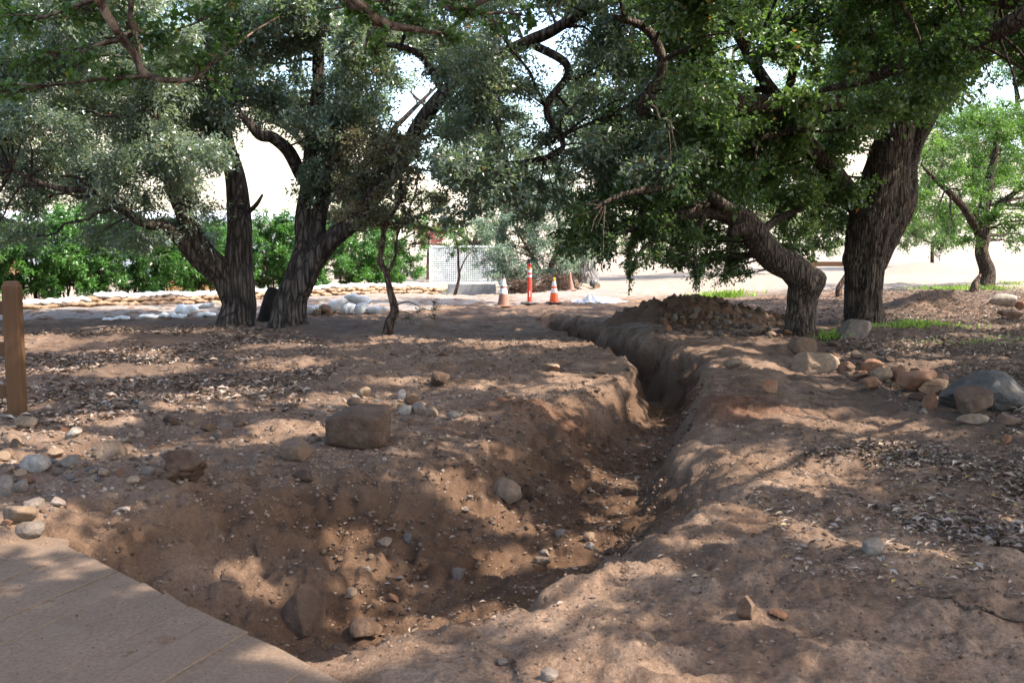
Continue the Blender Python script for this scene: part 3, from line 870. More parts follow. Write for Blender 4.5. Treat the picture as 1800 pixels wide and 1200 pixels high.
    tD.stem([P(1460, 175, Y - 1), P(1435, 215, Y - 1.3), P(1400, 228, Y - 1.5), P(1345, 240, Y - 1.7), P(1320, 260, Y - 1.8)], [.07, .065, .055, .045, .02], 'limb', 12)
    tD.stem([P(1380, 190, Y - .8), P(1400, 60, Y - 1.5), P(1360, 70, Y - 2), P(1330, 62, Y - 2.2), P(1290, 90, Y - 2.3)], [.08, .07, .055, .045, .02], 'limb', 12)
    HD = [(1420, 300, 24), (1300, 110, 22), (1340, 140, 18), (1470, 70, 14), (1760, 130, 20), (1555, 300, 42), (1600, 300, 30)]
    fill(tD, [(1150, -70), (1900, -70), (1900, 70), (1780, 120), (1660, 180), (1560, 215), (1480, 290), (1390, 330), (1260, 330), (1180, 320), (1170, 100)], (Y - 5, Y + 1.5), 80, (55, 95), 860, .09, holes=HD, seed=61)
    fill(tD, [(1050, 200), (1250, 190), (1450, 250), (1480, 330), (1400, 370), (1250, 350), (1100, 350)], (Y - 1, Y + 3), 26, (45, 75), 850, .09, holes=[(1300, 395, 30), (1340, 420, 30)], seed=62, vshift=.1)
    over(tD, own == 3, keep=.5)
    tD.finish()

    # --- leaning oak
    b = G(1404, 583)
    Y = b[1]
    tE = Tree('oak_tree', b, 'short crooked oak bent sharply left beside the spoil heap, cut knob at the bend', 'tree', 'bark_d', 'leaf_d', seed=8)
    tE.stem([b - [0, 0, .2], P(1404, 560, Y), P(1406, 525, Y), P(1408, 496, Y), P(1390, 475, Y - .05), P(1362, 453, Y - .1), P(1335, 420, Y - .2), P(1312, 390, Y - .3), P(1280, 372, Y - .4), P(1240, 368, Y - .5), P(1190, 378, Y - .6), P(1140, 392, Y - .8), P(1090, 410, Y - 1)],
            [.235, .23, .245, .27, .255, .245, .23, .21, .18, .14, .10, .07, .03], 'trunk', 48, step=.035, flare=.2, ridge=.08, freq=12, lf=1.0,
            knobs=[(P(1432, 492, Y), .17, .16), (P(1395, 488, Y - .25), .1, .05)])
    tE.stem([P(1318, 400, Y - .3), P(1300, 402, Y - .5), P(1282, 412, Y - .6)], [.15, .12, .06], 'limb', 16, nodes=False)
    tE.stem([P(1335, 420, Y - .2), P(1352, 395, Y + .3), P(1400, 370, Y + .8), P(1450, 360, Y + 1.2)], [.09, .07, .05, .02], 'limb', 12)
    tE.stem([P(1290, 376, Y - .4), P(1240, 340, Y - .9), P(1180, 330, Y - 1.3), P(1100, 340, Y - 1.6), P(1040, 370, Y - 1.9)], [.11, .09, .07, .05, .02], 'limb', 14)
    tE.stem([P(1190, 378, Y - .6), P(1150, 420, Y - .9), P(1120, 450, Y - 1), P(1105, 490, Y - 1.1)], [.06, .045, .03, .012], 'limb', 10)
    tE.stem([P(1240, 370, Y - .5), P(1225, 420, Y - .7), P(1222, 470, Y - .8), P(1228, 500, Y - .8)], [.06, .04, .03, .012], 'limb', 10)
    fill(tE, [(990, 360), (1060, 330), (1200, 320), (1330, 330), (1330, 380), (1260, 420), (1100, 430), (1000, 430)], (Y - 2.2, Y + 1), 30, (38, 62), 950, .08, holes=[(1300, 395, 40), (1340, 428, 42), (1255, 372, 22)], seed=81)
    fill(tE, [(1360, 350), (1480, 340), (1490, 390), (1440, 450), (1390, 440), (1360, 400)], (Y + .3, Y + 2), 13, (32, 50), 850, .08, seed=82, vshift=.12)
    fill(tE, [(1190, 420), (1320, 420), (1310, 480), (1240, 500), (1190, 470)], (Y + .4, Y + 1.3), 16, (24, 38), 1000, .075, seed=83)
    fill(tE, [(990, 380), (1080, 370), (1190, 390), (1180, 450), (1110, 460), (1010, 450)], (Y - 2, Y - .5), 15, (24, 40), 900, .075, seed=84)
    for (x, y, rx, rz) in ((1108, 440, 16, 40), (1106, 485, 10, 30), (1118, 410, 24, 40), (1226, 480, 22, 34), (1150, 440, 20, 30), (1040, 420, 24, 40), (1020, 390, 24, 36), (1068, 440, 16, 34), (1172, 452, 16, 28)):
        k = Y / FPX
        tE.clump(P(x, y, Y - .8), (rx * k, rx * k, rz * k), int(2600 * math.pi * rx * rz * k * k) + 20, .06, droop=.7)
    tE.finish()

    # --- sapling in the middle left
    b = G(678, 588)
    Y = b[1]
    tC = Tree('sapling', b, 'thin crooked young tree with sparse brownish leaves in front of the sandbags', 'tree', 'bark_s', 'leaf_c', seed=9)
    tC.stem([b - [0, 0, .1], P(684, 565, Y), P(692, 545, Y), P(686, 515, Y), P(680, 480, Y), P(668, 458, Y), P(673, 430, Y), P(676, 400, Y), P(690, 375, Y), P(705, 340, Y), P(700, 290, Y), P(690, 250, Y)],
            [.085, .075, .072, .06, .055, .05, .048, .042, .034, .028, .02, .01], 'trunk', 16, step=.04, flare=.4, ridge=.05)
    tC.stem([P(676, 400, Y), P(650, 385, Y - .1), P(620, 360, Y - .2), P(590, 330, Y - .3)], [.03, .024, .016, .008], 'limb', 8)
    tC.stem([P(680, 395, Y), P(720, 385, Y + .1), P(760, 370, Y + .2), P(790, 365, Y + .2)], [.028, .02, .014, .008], 'limb', 8)
    tC.stem([P(682, 480, Y), P(695, 450, Y + .1), P(700, 410, Y + .2), P(730, 340, Y + .3), P(735, 290, Y + .3)], [.03, .026, .02, .014, .008], 'limb', 8)
    tC.stem([P(690, 540, Y), P(715, 530, Y - .2), P(740, 540, Y - .3), P(762, 548, Y - .4)], [.014, .010, .007, .003], 'limb', 6)
    tC.stem([P(688, 548, Y), P(712, 548, Y - .3), P(728, 556, Y - .4)], [.012, .008, .003], 'limb', 6)
    fill(tC, [(590, 250), (680, 210), (770, 240), (790, 370), (740, 400), (640, 400), (590, 370)], (Y - 1, Y + 1), 36, (26, 46), 750, .068, seed=91)
    fill(tC, [(640, 390), (760, 390), (740, 440), (700, 460), (660, 430)], (Y - .3, Y + .3), 6, (18, 30), 700, .055, seed=92)
    fill(tC, [(715, 520), (765, 525), (765, 560), (715, 560)], (Y - .4, Y - .2), 5, (12, 20), 500, .045, seed=93)
    tC.finish()

    # --- oak that stands behind the camera: limbs hang into the top of the picture
    tN = Tree('oak_tree', (-4.6, -2.4, HZ(-4.6, -2.4)), 'overhanging oak whose near limbs and large leaves hang in from the top left', 'tree', 'bark_n', 'leaf_n', seed=12)
    tN.stem([(-4.6, -2.4, -.2), (-4.5, -2.3, 1.2), (-4.2, -2.0, 2.6), (-3.8, -1.2, 3.8), (-3.2, .5, 4.8), (-2.4, 3, 5.4), (-1.6, 6, 5.9), (-1.2, 9, 6.6), (-1, 11, 7)], [.34, .28, .25, .21, .17, .13, .10, .07, .04], 'trunk', 24)
    tN.stem([(-3.3, .3, 4.7), (-3.2, 2.5, 4.6), P(130, -150, 5.8), P(172, -10, 6.3), P(205, 50, 6.4), P(238, 95, 6.5), P(252, 125, 6.5), P(285, 140, 6.5), P(335, 140, 6.6), P(372, 117, 6.7)],
            [.10, .07, .045, .034, .028, .026, .024, .02, .016, .008], 'limb', 14, step=.04)
    tN.stem([P(150, -120, 6), P(226, -20, 6.4), P(230, 40, 6.5), P(256, 58, 6.6), P(285, 55, 6.7)], [.03, .018, .016, .012, .005], 'limb', 9, step=.04)
    tN.stem([(-2.4, 3, 5.4), (-1.6, 4.4, 4.2), P(590, -50, 5.5), P(635, 8, 5.6), P(668, 36, 5.7), P(692, 46, 5.8), P(735, 52, 5.9), P(775, 62, 6.1)], [.09, .06, .045, .034, .03, .024, .017, .007], 'limb', 14, step=.04)
    tN.stem([(-1.6, 6, 5.9), P(700, -140, 6.5), P(800, 18, 6.4), P(838, 6, 6.4), P(880, -12, 6.4)], [.06, .04, .022, .018, .010], 'limb', 10, step=.04)
    tN.stem([(-3.2, .5, 4.8), (-1, 1, 5.3), (1.5, 2, 5.6), (3.2, 4, 6.0)], [.07, .05, .03, .015], 'limb', 12)
    tN.stem([P(668, 36, 5.7), P(645, 70, 5.7), P(640, 95, 5.7)], [.014, .009, .004], 'limb', 6, nodes=False)
    for (x, y, rx, rz, n, Yq) in ((30, 40, 60, 55, 200, 6.6), (40, 120, 45, 40, 130, 6.6), (10, 160, 30, 20, 50, 6.5), (150, 30, 60, 45, 170, 6.5), (130, 110, 40, 30, 80, 6.4), (200, 140, 60, 30, 110, 6.6), (290, 60, 70, 55, 230, 6.7), (340, 110, 60, 45, 160, 6.7),
                                  (420, 60, 60, 55, 150, 7.0), (390, 20, 60, 40, 130, 6.8), (400, 160, 45, 25, 60, 7.0), (490, 30, 45, 40, 90, 7.2), (640, 20, 40, 40, 90, 5.7), (660, 95, 22, 40, 50, 5.7), (720, 30, 50, 30, 100, 6.0),
                                  (790, 60, 30, 24, 50, 6.1), (820, 15, 45, 22, 80, 6.3), (925, 28, 28, 26, 45, 6.4), (870, 40, 24, 20, 26, 6.4), (560, 20, 40, 30, 70, 6.8), (1790, 180, 30, 40, 0, 7)):
        if n:
            k = Yq / FPX
            tN.clump(P(x, y, Yq), (rx * k, rx * k, rz * k), int(n * 1.5), .05, ntw=9, wide=.62)
    over(tN, own == 1)
    tN.finish()

    # --- oak out of frame at the right: its limb crosses the top right corner
    tR = Tree('oak_tree', (9.3, 9.5, HZ(9.3, 9.5)), 'oak beyond the right edge whose dark limb slants in across the top right corner', 'tree', 'bark_d', 'leaf_n', seed=14)
    tR.stem([(9.3, 9.5, -.2), (9.2, 9.6, 1.5), (8.9, 9.8, 3.0), (8.2, 10.2, 4.2), (7.6, 10.6, 5.4), (7, 11, 6.6)], [.38, .32, .28, .22, .15, .08], 'trunk', 24)
    tR.stem([(8.6, 10, 3.6), P(1930, -30, 11.2), P(1800, 30, 11.6), P(1720, 68, 12), P(1650, 92, 12.3), P(1570, 122, 12.7), P(1510, 145, 13), P(1440, 160, 13.3)], [.16, .13, .11, .10, .09, .08, .06, .03], 'limb', 18, step=.04)
    tR.stem([(8.2, 10.2, 4.2), P(1900, -40, 12.2), P(1780, 5, 12.6), P(1700, -5, 13), P(1660, 10, 13.2), P(1620, 40, 13.4)], [.12, .10, .09, .07, .05, .02], 'limb', 14)
    tR.stem([(8.8, 9.6, 4), (7, 7, 5), (5.5, 4.5, 5.4), (4.2, 2, 5.6)], [.07, .05, .03, .015], 'limb', 12)
    tR.stem([(8.8, 9.6, 4), (11, 7, 5.2), (13, 6, 5.8)], [.14, .10, .04], 'limb', 12)
    tR.stem([(8.8, 9.6, 4), (11, 12, 5.4), (13, 14, 6.4)], [.14, .10, .04], 'limb', 12)
    fill(tR, [(1480, -60), (1880, -60), (1880, 120), (1700, 130), (1540, 150), (1460, 90)], (11.5, 13.5), 24, (50, 85), 1000, .075, seed=141, wide=.6)
    fill(tR, [(1690, 120), (1880, 100), (1880, 200), (1760, 190)], (11, 12.5), 5, (32, 48), 900, .06, seed=142, wide=.6)
    over(tR, own == 2)
    tR.finish()

# ------------------------------------------------------------------ trees and shrubs farther off
def small_tree(name, base, label, cat, bark, leaf, stems, polys, L, dens, seed, group=None, gaps=False, rp=(28, 46), vshift=0.0):
    t = Tree(name, base, label, cat, bark, leaf, group, seed)
    for i, (pts, rad) in enumerate(stems):
        t.stem(pts, rad, 'trunk' if i == 0 else 'limb', 12, step=.12, ridge=.06, flare=.2 if i == 0 else 0)
    for j, (poly, Yr, n) in enumerate(polys):
        fill(t, poly, Yr, n, rp, dens, L, seed=seed * 7 + j, vshift=vshift, twigs=base[1] < 38)
    t.finish(gaps, tri=base[1] > 28)
    return t

b = G(1730, 502); Y = b[1]
small_tree('oak_tree', b, 'small sunlit yellow-green oak at the far right beside grass', 'tree', 'bark_d', 'leaf_f',
           [([b - [0, 0, .2], P(1734, 480, Y), P(1727, 440, Y), P(1726, 400, Y), P(1735, 340, Y), P(1750, 260, Y), P(1760, 200, Y)], [.27, .24, .21, .2, .16, .1, .05]),
            ([P(1727, 420, Y), P(1690, 360, Y - .5), P(1650, 320, Y - 1), P(1620, 290, Y - 1.3)], [.15, .12, .08, .03]),
            ([P(1728, 400, Y), P(1770, 350, Y - .3), P(1830, 310, Y - .6)], [.13, .09, .04])],
           [([(1600, 260), (1690, 190), (1830, 190), (1900, 300), (1860, 420), (1800, 440), (1740, 425), (1650, 440), (1600, 410)], (Y - 3, Y + 3), 46)], .10, 620, 21, rp=(26, 44))
b = G(1860, 470); Y = 56.0; b = np.array([P(1860, 470, Y)[0], Y, HZ(P(1860, 470, Y)[0], Y)])
small_tree('oak_tree', b, 'pale bright oak behind the small sunlit oak at the far right edge', 'tree', 'bark_d', 'leaf_f',
           [([b - [0, 0, .2], P(1860, 420, Y), P(1840, 340, Y), P(1800, 240, Y), P(1780, 120, Y)], [.4, .35, .3, .2, .06]), ([P(1840, 340, Y), P(1760, 240, Y), P(1680, 160, Y)], [.2, .14, .05])],
           [([(1560, 70), (1960, 40), (1960, 380), (1800, 330), (1650, 380), (1590, 400), (1560, 200)], (Y - 4, Y + 4), 58)], .14, 300, 22, rp=(34, 56), vshift=.15)

b = G(950, 528); b = np.array([1.2, 37.0, HZ(1.2, 37.0)]); Y = 37.0
small_tree('olive_tree', b, 'pale sage-green bushy tree behind the traffic cones', 'tree', 'bark_s', 'leaf_g',
           [([b - [0, 0, .2], P(965, 480, Y), P(985, 420, Y), P(975, 360, Y), P(950, 310, Y)], [.13, .11, .09, .06, .03]),
            ([P(962, 495, Y), P(930, 440, Y), P(900, 390, Y), P(880, 350, Y)], [.08, .06, .045, .02]), ([P(968, 470, Y), P(1010, 420, Y), P(1040, 370, Y)], [.07, .05, .02])],
           [([(835, 400), (870, 350), (960, 320), (1040, 340), (1070, 400), (1050, 440), (1020, 480), (930, 510), (870, 505), (845, 460)], (Y - 1.6, Y + 1.6), 58)], .085, 850, 23, rp=(24, 38))
b = np.array([-2.15, 36.6, HZ(-2.15, 36.6)]); Y = 36.6
small_tree('young_tree', b, 'slim young tree in front of the white lattice screen', 'tree', 'bark_s', 'leaf_f',
           [([b - [0, 0, .1], P(807, 490, Y), P(806, 465, Y), P(805, 440, Y), P(800, 415, Y)], [.06, .055, .045, .035, .015]), ([P(808, 478, Y), P(818, 455, Y), P(830, 440, Y)], [.03, .022, .01])],
           [([(775, 420), (800, 405), (840, 410), (845, 440), (820, 450), (790, 462), (778, 450)], (Y - .5, Y + .5), 9)], .08, 330, 24, rp=(14, 22))
b = np.array([P(752, 440, 48)[0], 48.0, HZ(P(752, 440, 48)[0], 48.0)]); Y = 48.0
small_tree('red_tree', b, 'small crimson-leaved tree glimpsed beyond the hedge', 'tree', 'bark_s', 'leaf_r',
           [([b - [0, 0, .1], P(752, 440, Y), P(755, 400, Y)], [.08, .06, .03])], [([(725, 400), (755, 385), (785, 405), (780, 430), (740, 430)], (Y - .6, Y + .6), 7)], .11, 260, 25, rp=(14, 22))

for i, (px, Yb, poly, lab, n) in enumerate((
        (150, 44, [(-220, -60), (300, -60), (350, 120), (320, 300), (200, 345), (-220, 340)], 'olive-green background oak behind the forked oak at the far left', 46),
        (600, 47, [(330, -60), (760, -60), (800, 90), (700, 130), (640, 250), (560, 250), (420, 180)], 'olive-green background oak seen through the leaning twin-stem oak', 34),
        (1290, 46, [(1000, 60), (1500, 60), (1490, 330), (1420, 395), (1300, 400), (1150, 390), (1060, 330), (1000, 250)], 'olive-green background oak behind the crooked bent oak', 56),
        (880, 60, [(760, 220), (1000, 150), (1050, 290), (960, 330), (800, 320)], 'far olive-green oak above the sage-green tree', 16))):
    bx = P(px, 440, Yb)[0]
    b = np.array([bx, Yb, HZ(bx, Yb)]); Y = Yb
    small_tree('oak_tree', b, lab, 'tree', 'bark_l', 'leaf_b',
               [([b - [0, 0, .2], P(px, 420, Y), P(px + 10, 340, Y), P(px - 5, 220, Y), P(px, 80, Y)], [.35, .3, .26, .2, .06]),
                ([P(px + 8, 350, Y), P(px - 80, 240, Y), P(px - 160, 160, Y)], [.2, .14, .05]), ([P(px + 8, 330, Y), P(px + 90, 230, Y), P(px + 170, 150, Y)], [.2, .14, .05])],
               [(poly, (Y - 3.5, Y + 3.5), n)], .13, 330, 40 + i, rp=(36, 60))

for i, (px, Yb, poly, lab, n) in enumerate((
        (690, 62, [(560, 380), (640, 340), (760, 330), (800, 380), (770, 425), (600, 425)], 'far low olive bush between the leaning oak and the lattice screen', 16),
        (1180, 78, [(1060, 400), (1130, 370), (1280, 375), (1300, 420), (1260, 440), (1080, 440)], 'far low olive bush beyond the car park left of the crooked oak', 14),
        (1430, 82, [(1340, 385), (1480, 370), (1500, 410), (1490, 436), (1350, 438)], 'far low olive bush beyond the car park behind the right oaks', 12),
        (1640, 80, [(1560, 400), (1640, 370), (1720, 390), (1720, 430), (1570, 436)], 'far low olive bush right of the big oak trunk', 12),
        (835, 44, [(765, 400), (850, 390), (880, 430), (870, 490), (780, 490), (755, 450)], 'added dark bush behind the lattice screen, darkening its openings', 14))):  # last bush is added: dark leaves stand in for shade behind the lattice
    bx = P(px, 440, Yb)[0]
    b = np.array([bx, Yb, HZ(bx, Yb)]); Y = Yb
    small_tree('far_bush', b, lab, 'bush', 'bark_l', 'leaf_b' if i < 4 else 'leaf_d',
               [([b - [0, 0, .2], P(px, 428, Y), P(px + 8, 405, Y)], [.16, .12, .04]), ([P(px, 430, Y), P(px - 40, 405, Y)], [.1, .03]), ([P(px, 430, Y), P(px + 40, 408, Y)], [.1, .03])],
               [(poly, (Y - 1.5, Y + 1.5), n)], .16, 260 if i < 4 else 420, 60 + i, rp=(20, 32))

# sandbag wall line
WL = np.array([FL(-320, 562)[:2], FL(40, 548)[:2], FL(200, 541)[:2], FL(370, 531)[:2], FL(560, 522)[:2], FL(690, 515)[:2], FL(785, 510)[:2]])
WLC = catmull(WL, 20)
wl_len = np.concatenate([[0], np.cumsum(np.linalg.norm(np.diff(WLC, axis=0), axis=1))])
def wall_at(s):
    i = min(np.searchsorted(wl_len, s), len(WLC) - 1); i = max(i, 1)
    t = (s - wl_len[i - 1]) / max(1e-6, wl_len[i] - wl_len[i - 1])
    p = WLC[i - 1] + (WLC[i] - WLC[i - 1]) * t; d = WLC[i] - WLC[i - 1]
    return p, math.atan2(d[1], d[0])
ORD = 'first second third fourth fifth sixth seventh eighth ninth tenth eleventh twelfth thirteenth fourteenth fifteenth sixteenth seventeenth eighteenth nineteenth twentieth'.split()
def ordinal(k):
    if k < 20: return ORD[k]
    tens = {2: 'twenty', 3: 'thirty', 4: 'forty', 5: 'fifty', 6: 'sixty'}
    k1 = k + 1
    if k1 % 10 == 0: return {30: 'thirtieth', 40: 'fortieth', 50: 'fiftieth', 60: 'sixtieth'}[k1]
    return tens[k1 // 10] + '-' + ORD[k1 % 10 - 1]

# hedge of separate shrubs behind the wall
hs = np.linspace(1.0, wl_len[-1] - 1.6, 18)
for k, s in enumerate(hs):
    p, a = wall_at(s)
    q = p + 1.5 * np.array([-math.sin(a), math.cos(a)]) + rng.normal(0, .15, 2)
    b = np.array([q[0], q[1], HZ(*q)])
    t = Tree('hedge_shrub', b, 'leafy bright green shrub in the hedge behind the sandbag wall, %s from the left' % ordinal(k), 'shrub', 'bark_s', 'leaf_h', 'hedge shrubs behind the sandbag wall', 200 + k)
    hgt = 2.15 + .35 * rng.random()
    for j in range(5):
        an = rng.random() * 6.28; e = b + [math.cos(an) * .55, math.sin(an) * .4, hgt * (.75 + .2 * rng.random())]
        t.stem([b + [math.cos(an) * .12, math.sin(an) * .1, -.05], (b + e) / 2 + rng.normal(0, .08, 3), e], [.025, .018, .007], 'stem', 6, step=.12, ridge=.03)
    for j in range(40):
        c = b + [rng.uniform(-1.1, 1.1), rng.uniform(-.6, .6), rng.uniform(.28, hgt)]
        R = rng.uniform(.24, .4)
        t.clump(c, (R, R, R), int(140 + 330 * R), .11, ntw=6, vshift=.05, twigs=j % 3 == 0)
    t.finish(False, tri=True)

# ------------------------------------------------------------------ white building beyond the hedge
def building():
    Yb = 50.0
    x0 = P(-420, 435, Yb)[0]; x1 = P(512, 435, Yb)[0]; zt = P(0, 362, Yb)[2]
    root = empty('white_building', ((x0 + x1) / 2, Yb + 3, HZ((x0 + x1) / 2, Yb + 3)))
    tag(root, 'long low white building behind the hedge at the left', 'building')
    o = np.array(root.location); w = x1 - x0
    m = MB(); m.box(np.array([0, 0, 1.0]), (w, 6, 3.2), bevel=.03); obj('wall', m.mesh('wall'), M['white'], root)
    m = MB()
    m.add([[-w / 2 - .4, -3.4, 2.62], [w / 2 + .4, -3.4, 2.62], [w / 2 + .4, 3.4, 3.3], [-w / 2 - .4, 3.4, 3.3], [-w / 2 - .4, -3.4, 2.82], [w / 2 + .4, -3.4, 2.82], [w / 2 + .4, 3.4, 3.5], [-w / 2 - .4, 3.4, 3.5]],
          np.array([[3, 2, 1, 0], [4, 5, 6, 7], [0, 1, 5, 4], [1, 2, 6, 5], [2, 3, 7, 6], [3, 0, 4, 7]]))
    obj('roof', m.mesh('roof'), M['roofm'], root)
    for k in range(5):
        x = -w / 2 + w * (k + .5) / 5
        m = MB(); m.box(np.array([x, -3.02, 1.35]), (1.5, .08, 1.1), bevel=.01); f = obj('window', m.mesh('window'), M['white'], root)
        m = MB(); m.box(np.array([x, -3.055, 1.35]), (1.34, .04, .94)); obj('pane', m.mesh('pane'), M['glass'], f)
building()

# orange board screens that show through the hedge
for k, (px, w, lab) in enumerate(((-10, 1.6, 'orange-brown board fence panel at the left edge behind the hedge'), (330, 1.7, 'orange-brown board fence panel showing through the hedge beside the forked oak'))):
    Yb = 36.0 if k else 33.0
    x = P(px, 435, Yb)[0]; z0 = HZ(x, Yb); zt = P(px, 420 if k == 0 else 432, Yb)[2]
    root = empty('board_fence', (x, Yb, z0)); tag(root, lab, 'fence')
    n = 9
    bm = MB(); bm.box(np.zeros(3), (w / n - .012, .022, zt - z0 - .02), bevel=.003); me = bm.mesh('board')
    for j in range(n): obj('board', me, M['orangewood'], root, (-w / 2 + w * (j + .5) / n, 0, (zt - z0) / 2 + .02 + .01 * rng.random()))
    for zz in (.35, zt - z0 - .3):
        bm = MB(); bm.box(np.array([0, .035, zz]), (w, .04, .09)); obj('rail', bm.mesh('rail'), M['orangewood'], root)
    for sx in (-1, 1):
        bm = MB(); bm.box(np.array([sx * (w / 2 - .05), .10, (zt - z0) / 2 - .1]), (.09, .09, zt - z0 + .2)); obj('post', bm.mesh('post'), M['orangewood'], root)

# ------------------------------------------------------------------ white lattice screen and concrete wall
def lattice():
    Yb = 39.5
    a = P(757, 500, Yb); c = P(880, 500, Yb); zt = P(870, 432, Yb)[2]; zb = P(870, 497, Yb)[2]
    root = empty('lattice_screen', ((a[0] + c[0]) / 2, Yb, zb - .02)); tag(root, 'white lattice screen panel standing above the grey concrete wall', 'lattice')
    w = c[0] - a[0]; h = zt - zb
    lat = MB(); p = .075
    for x in np.arange(-w / 2 + .04, w / 2 - .02, p): lat.box(np.array([x, 0.006, h / 2]), (.030, .010, h - .06))
    for z in np.arange(.05, h - .03, p): lat.box(np.array([0, -.006, z]), (w - .04, .010, .030))
    o = obj('lattice', lat.mesh('lattice'), M['white'], root); o['kind'] = 'stuff'
    for z in (.03, h - .01):
        m = MB(); m.box(np.array([0, 0, z]), (w, .05, .07), bevel=.006); obj('rail', m.mesh('rail'), M['white'], root)
    for sx in (-1, 1):
        m = MB(); m.box(np.array([sx * w / 2, .01, h / 2 - .15]), (.10, .10, h + .36), bevel=.01); obj('post', m.mesh('post'), M['white'], root)
    zc = zb - .03
    cx0 = P(788, 500, Yb)[0]; cx1 = P(872, 500, Yb)[0]
    m = MB(); m.box(np.array([0, 0, 0]), (cx1 - cx0, .25, 1.0), bevel=.02)
    o = obj('concrete_wall', m.mesh('concrete_wall'), M['concrete'], None, ((cx0 + cx1) / 2, Yb - .25, zc - .5)); tag(o, 'low grey concrete wall below the white lattice screen', 'wall')
lattice()

# ------------------------------------------------------------------ boardwalk at the lower left
def boardwalk():
    top = .012
    root = empty('boardwalk', (BOARD_A[0], BOARD_A[1], 0)); tag(root, 'dirt-covered timber plank boardwalk in the lower left corner', 'boardwalk')
    o = np.array([BOARD_A[0], BOARD_A[1], 0])
    pd = np.array([.36, .933]); pd /= np.linalg.norm(pd)            # planks run away from the camera
    L_edge = 3.6; n = 18; wd = .2
    # along the edge each plank starts where the slanted edge cuts it
    sn = np.array([pd[1], -pd[0]])                                  # across the planks, to the right
    for k in range(n):
        # strip k covers across-coordinates c0..c1 measured from BOARD_A
        c0 = (k - 2) * wd; c1 = c0 + wd - .0012
        if k in (4, 6, 8): c1 -= .007
        def edge_t(c):                                              # length along pd at which the strip meets the free edge
            # point = A + sn*c + pd*t on line A + bdir*s
            Mx = np.array([[bdir[0], -pd[0]], [bdir[1], -pd[1]]]); q = np.linalg.solve(Mx, sn * c); return q[1]
        cap = .04 + .02 * rng.random()
        t0 = min(edge_t(c0), cap) + rng.uniform(-.012, .012); t1 = min(edge_t(c1), cap) + rng.uniform(-.012, .012)
        if k < 2: t0 = t1 = cap
        Lk = 3.4
        zt = top + rng.uniform(-.004, .004); th = .05; bv = .002
        m = MB()
        def cor(c, t, z): q = o[:2] + sn * c + pd * t; return [q[0] - o[0], q[1] - o[1], z]
        lo = [cor(c0, -Lk, zt - th), cor(c1, -Lk, zt - th), cor(c1, t1, zt - th), cor(c0, t0, zt - th)]
        mi = [cor(c0, -Lk, zt - bv), cor(c1, -Lk, zt - bv), cor(c1, t1, zt - bv), cor(c0, t0, zt - bv)]
        hi = [cor(c0 + bv, -Lk, zt), cor(c1 - bv, -Lk, zt), cor(c1 - bv, t1 - bv, zt), cor(c0 + bv, t0 - bv, zt)]
        F = [[3, 2, 1, 0]]
        for j in range(4):
            j2 = (j + 1) % 4
            F += [[j, j2, 4 + j2, 4 + j], [4 + j, 4 + j2, 8 + j2, 8 + j]]
        F.append([8, 9, 10, 11])
        m.add(lo + mi + hi, np.array(F))
        obj('plank', m.mesh('plank'), M['plank'], root)
    # two bearers under the planks
    for q in (.35, 1.5):
        m = MB(); c = bnor * q + bdir * 1.6
        ax = np.array([[bdir[0], bdir[1], 0], [bnor[0], bnor[1], 0], [0, 0, 1]])
        m.box(np.array([c[0], c[1], top - .11]), (3.4, .09, .11), ax); obj('bearer', m.mesh('bearer'), M['plank'], root)
    # dirt packed in the joints
    q = [cor(-.4, -3.3, top - .014)] if False else None
    m = MB()
    pts = []
    A0 = np.array([0, 0]) ; 
    P4 = [bnor * .03 + bdir * .0, bnor * .03 + bdir * 3.0, bnor * 2.6 + bdir * 3.6, bnor * 2.6 - bdir * .4]
    gx = []
    m.add([[p[0], p[1], top - .02] for p in P4] + [[p[0], p[1], top - .03] for p in P4], np.array([[0, 1, 2, 3], [7, 6, 5, 4], [0, 4, 5, 1], [1, 5, 6, 2], [2, 6, 7, 3], [3, 7, 4, 0]]))
    d = obj('joint_dirt', m.mesh('joint_dirt'), M['dirtfill'], root)
    # drifts of soil lying over the planks
    nn_ = 170
    Aq, Sq = np.meshgrid(np.linspace(.03, 2.3, nn_), np.linspace(-.05, 2.35, nn_))
    Xd = o[0] + bnor[0] * Aq + bdir[0] * Sq; Yd = o[1] + bnor[1] * Aq + bdir[1] * Sq
    Zd = top - .0095 + .012 * fbm(Xd * 2.2, Yd * 2.2, 3, 15) + .006 * fbm(Xd * 9, Yd * 9, 3, 16) + .02 * np.exp(-(Sq + .05) / .12) + .006 * np.exp(-Aq / .07)
    Zd = np.maximum(Zd, top - .02)
    nodes_ = np.stack([Xd - o[0], Yd - o[1], Zd], -1).reshape(-1, 3)
    i_, k_ = np.meshgrid(np.arange(nn_ - 1), np.arange(nn_ - 1), indexing='ij'); q_ = (i_ * nn_ + k_).ravel()
    Fd = np.stack([q_, q_ + 1, q_ + nn_ + 1, q_ + nn_], 1)
    hi_ = Zd.ravel()[Fd].max(1) > top - .012
    zero = np.zeros(len(nodes_))
    dd = obj('drifted_soil', mesh_np('drifted_soil', nodes_, Fd[hi_], True, dict(damp=zero, red=zero, lit=zero, pale=zero)), M['ground'], root); dd['kind'] = 'stuff'
boardwalk()

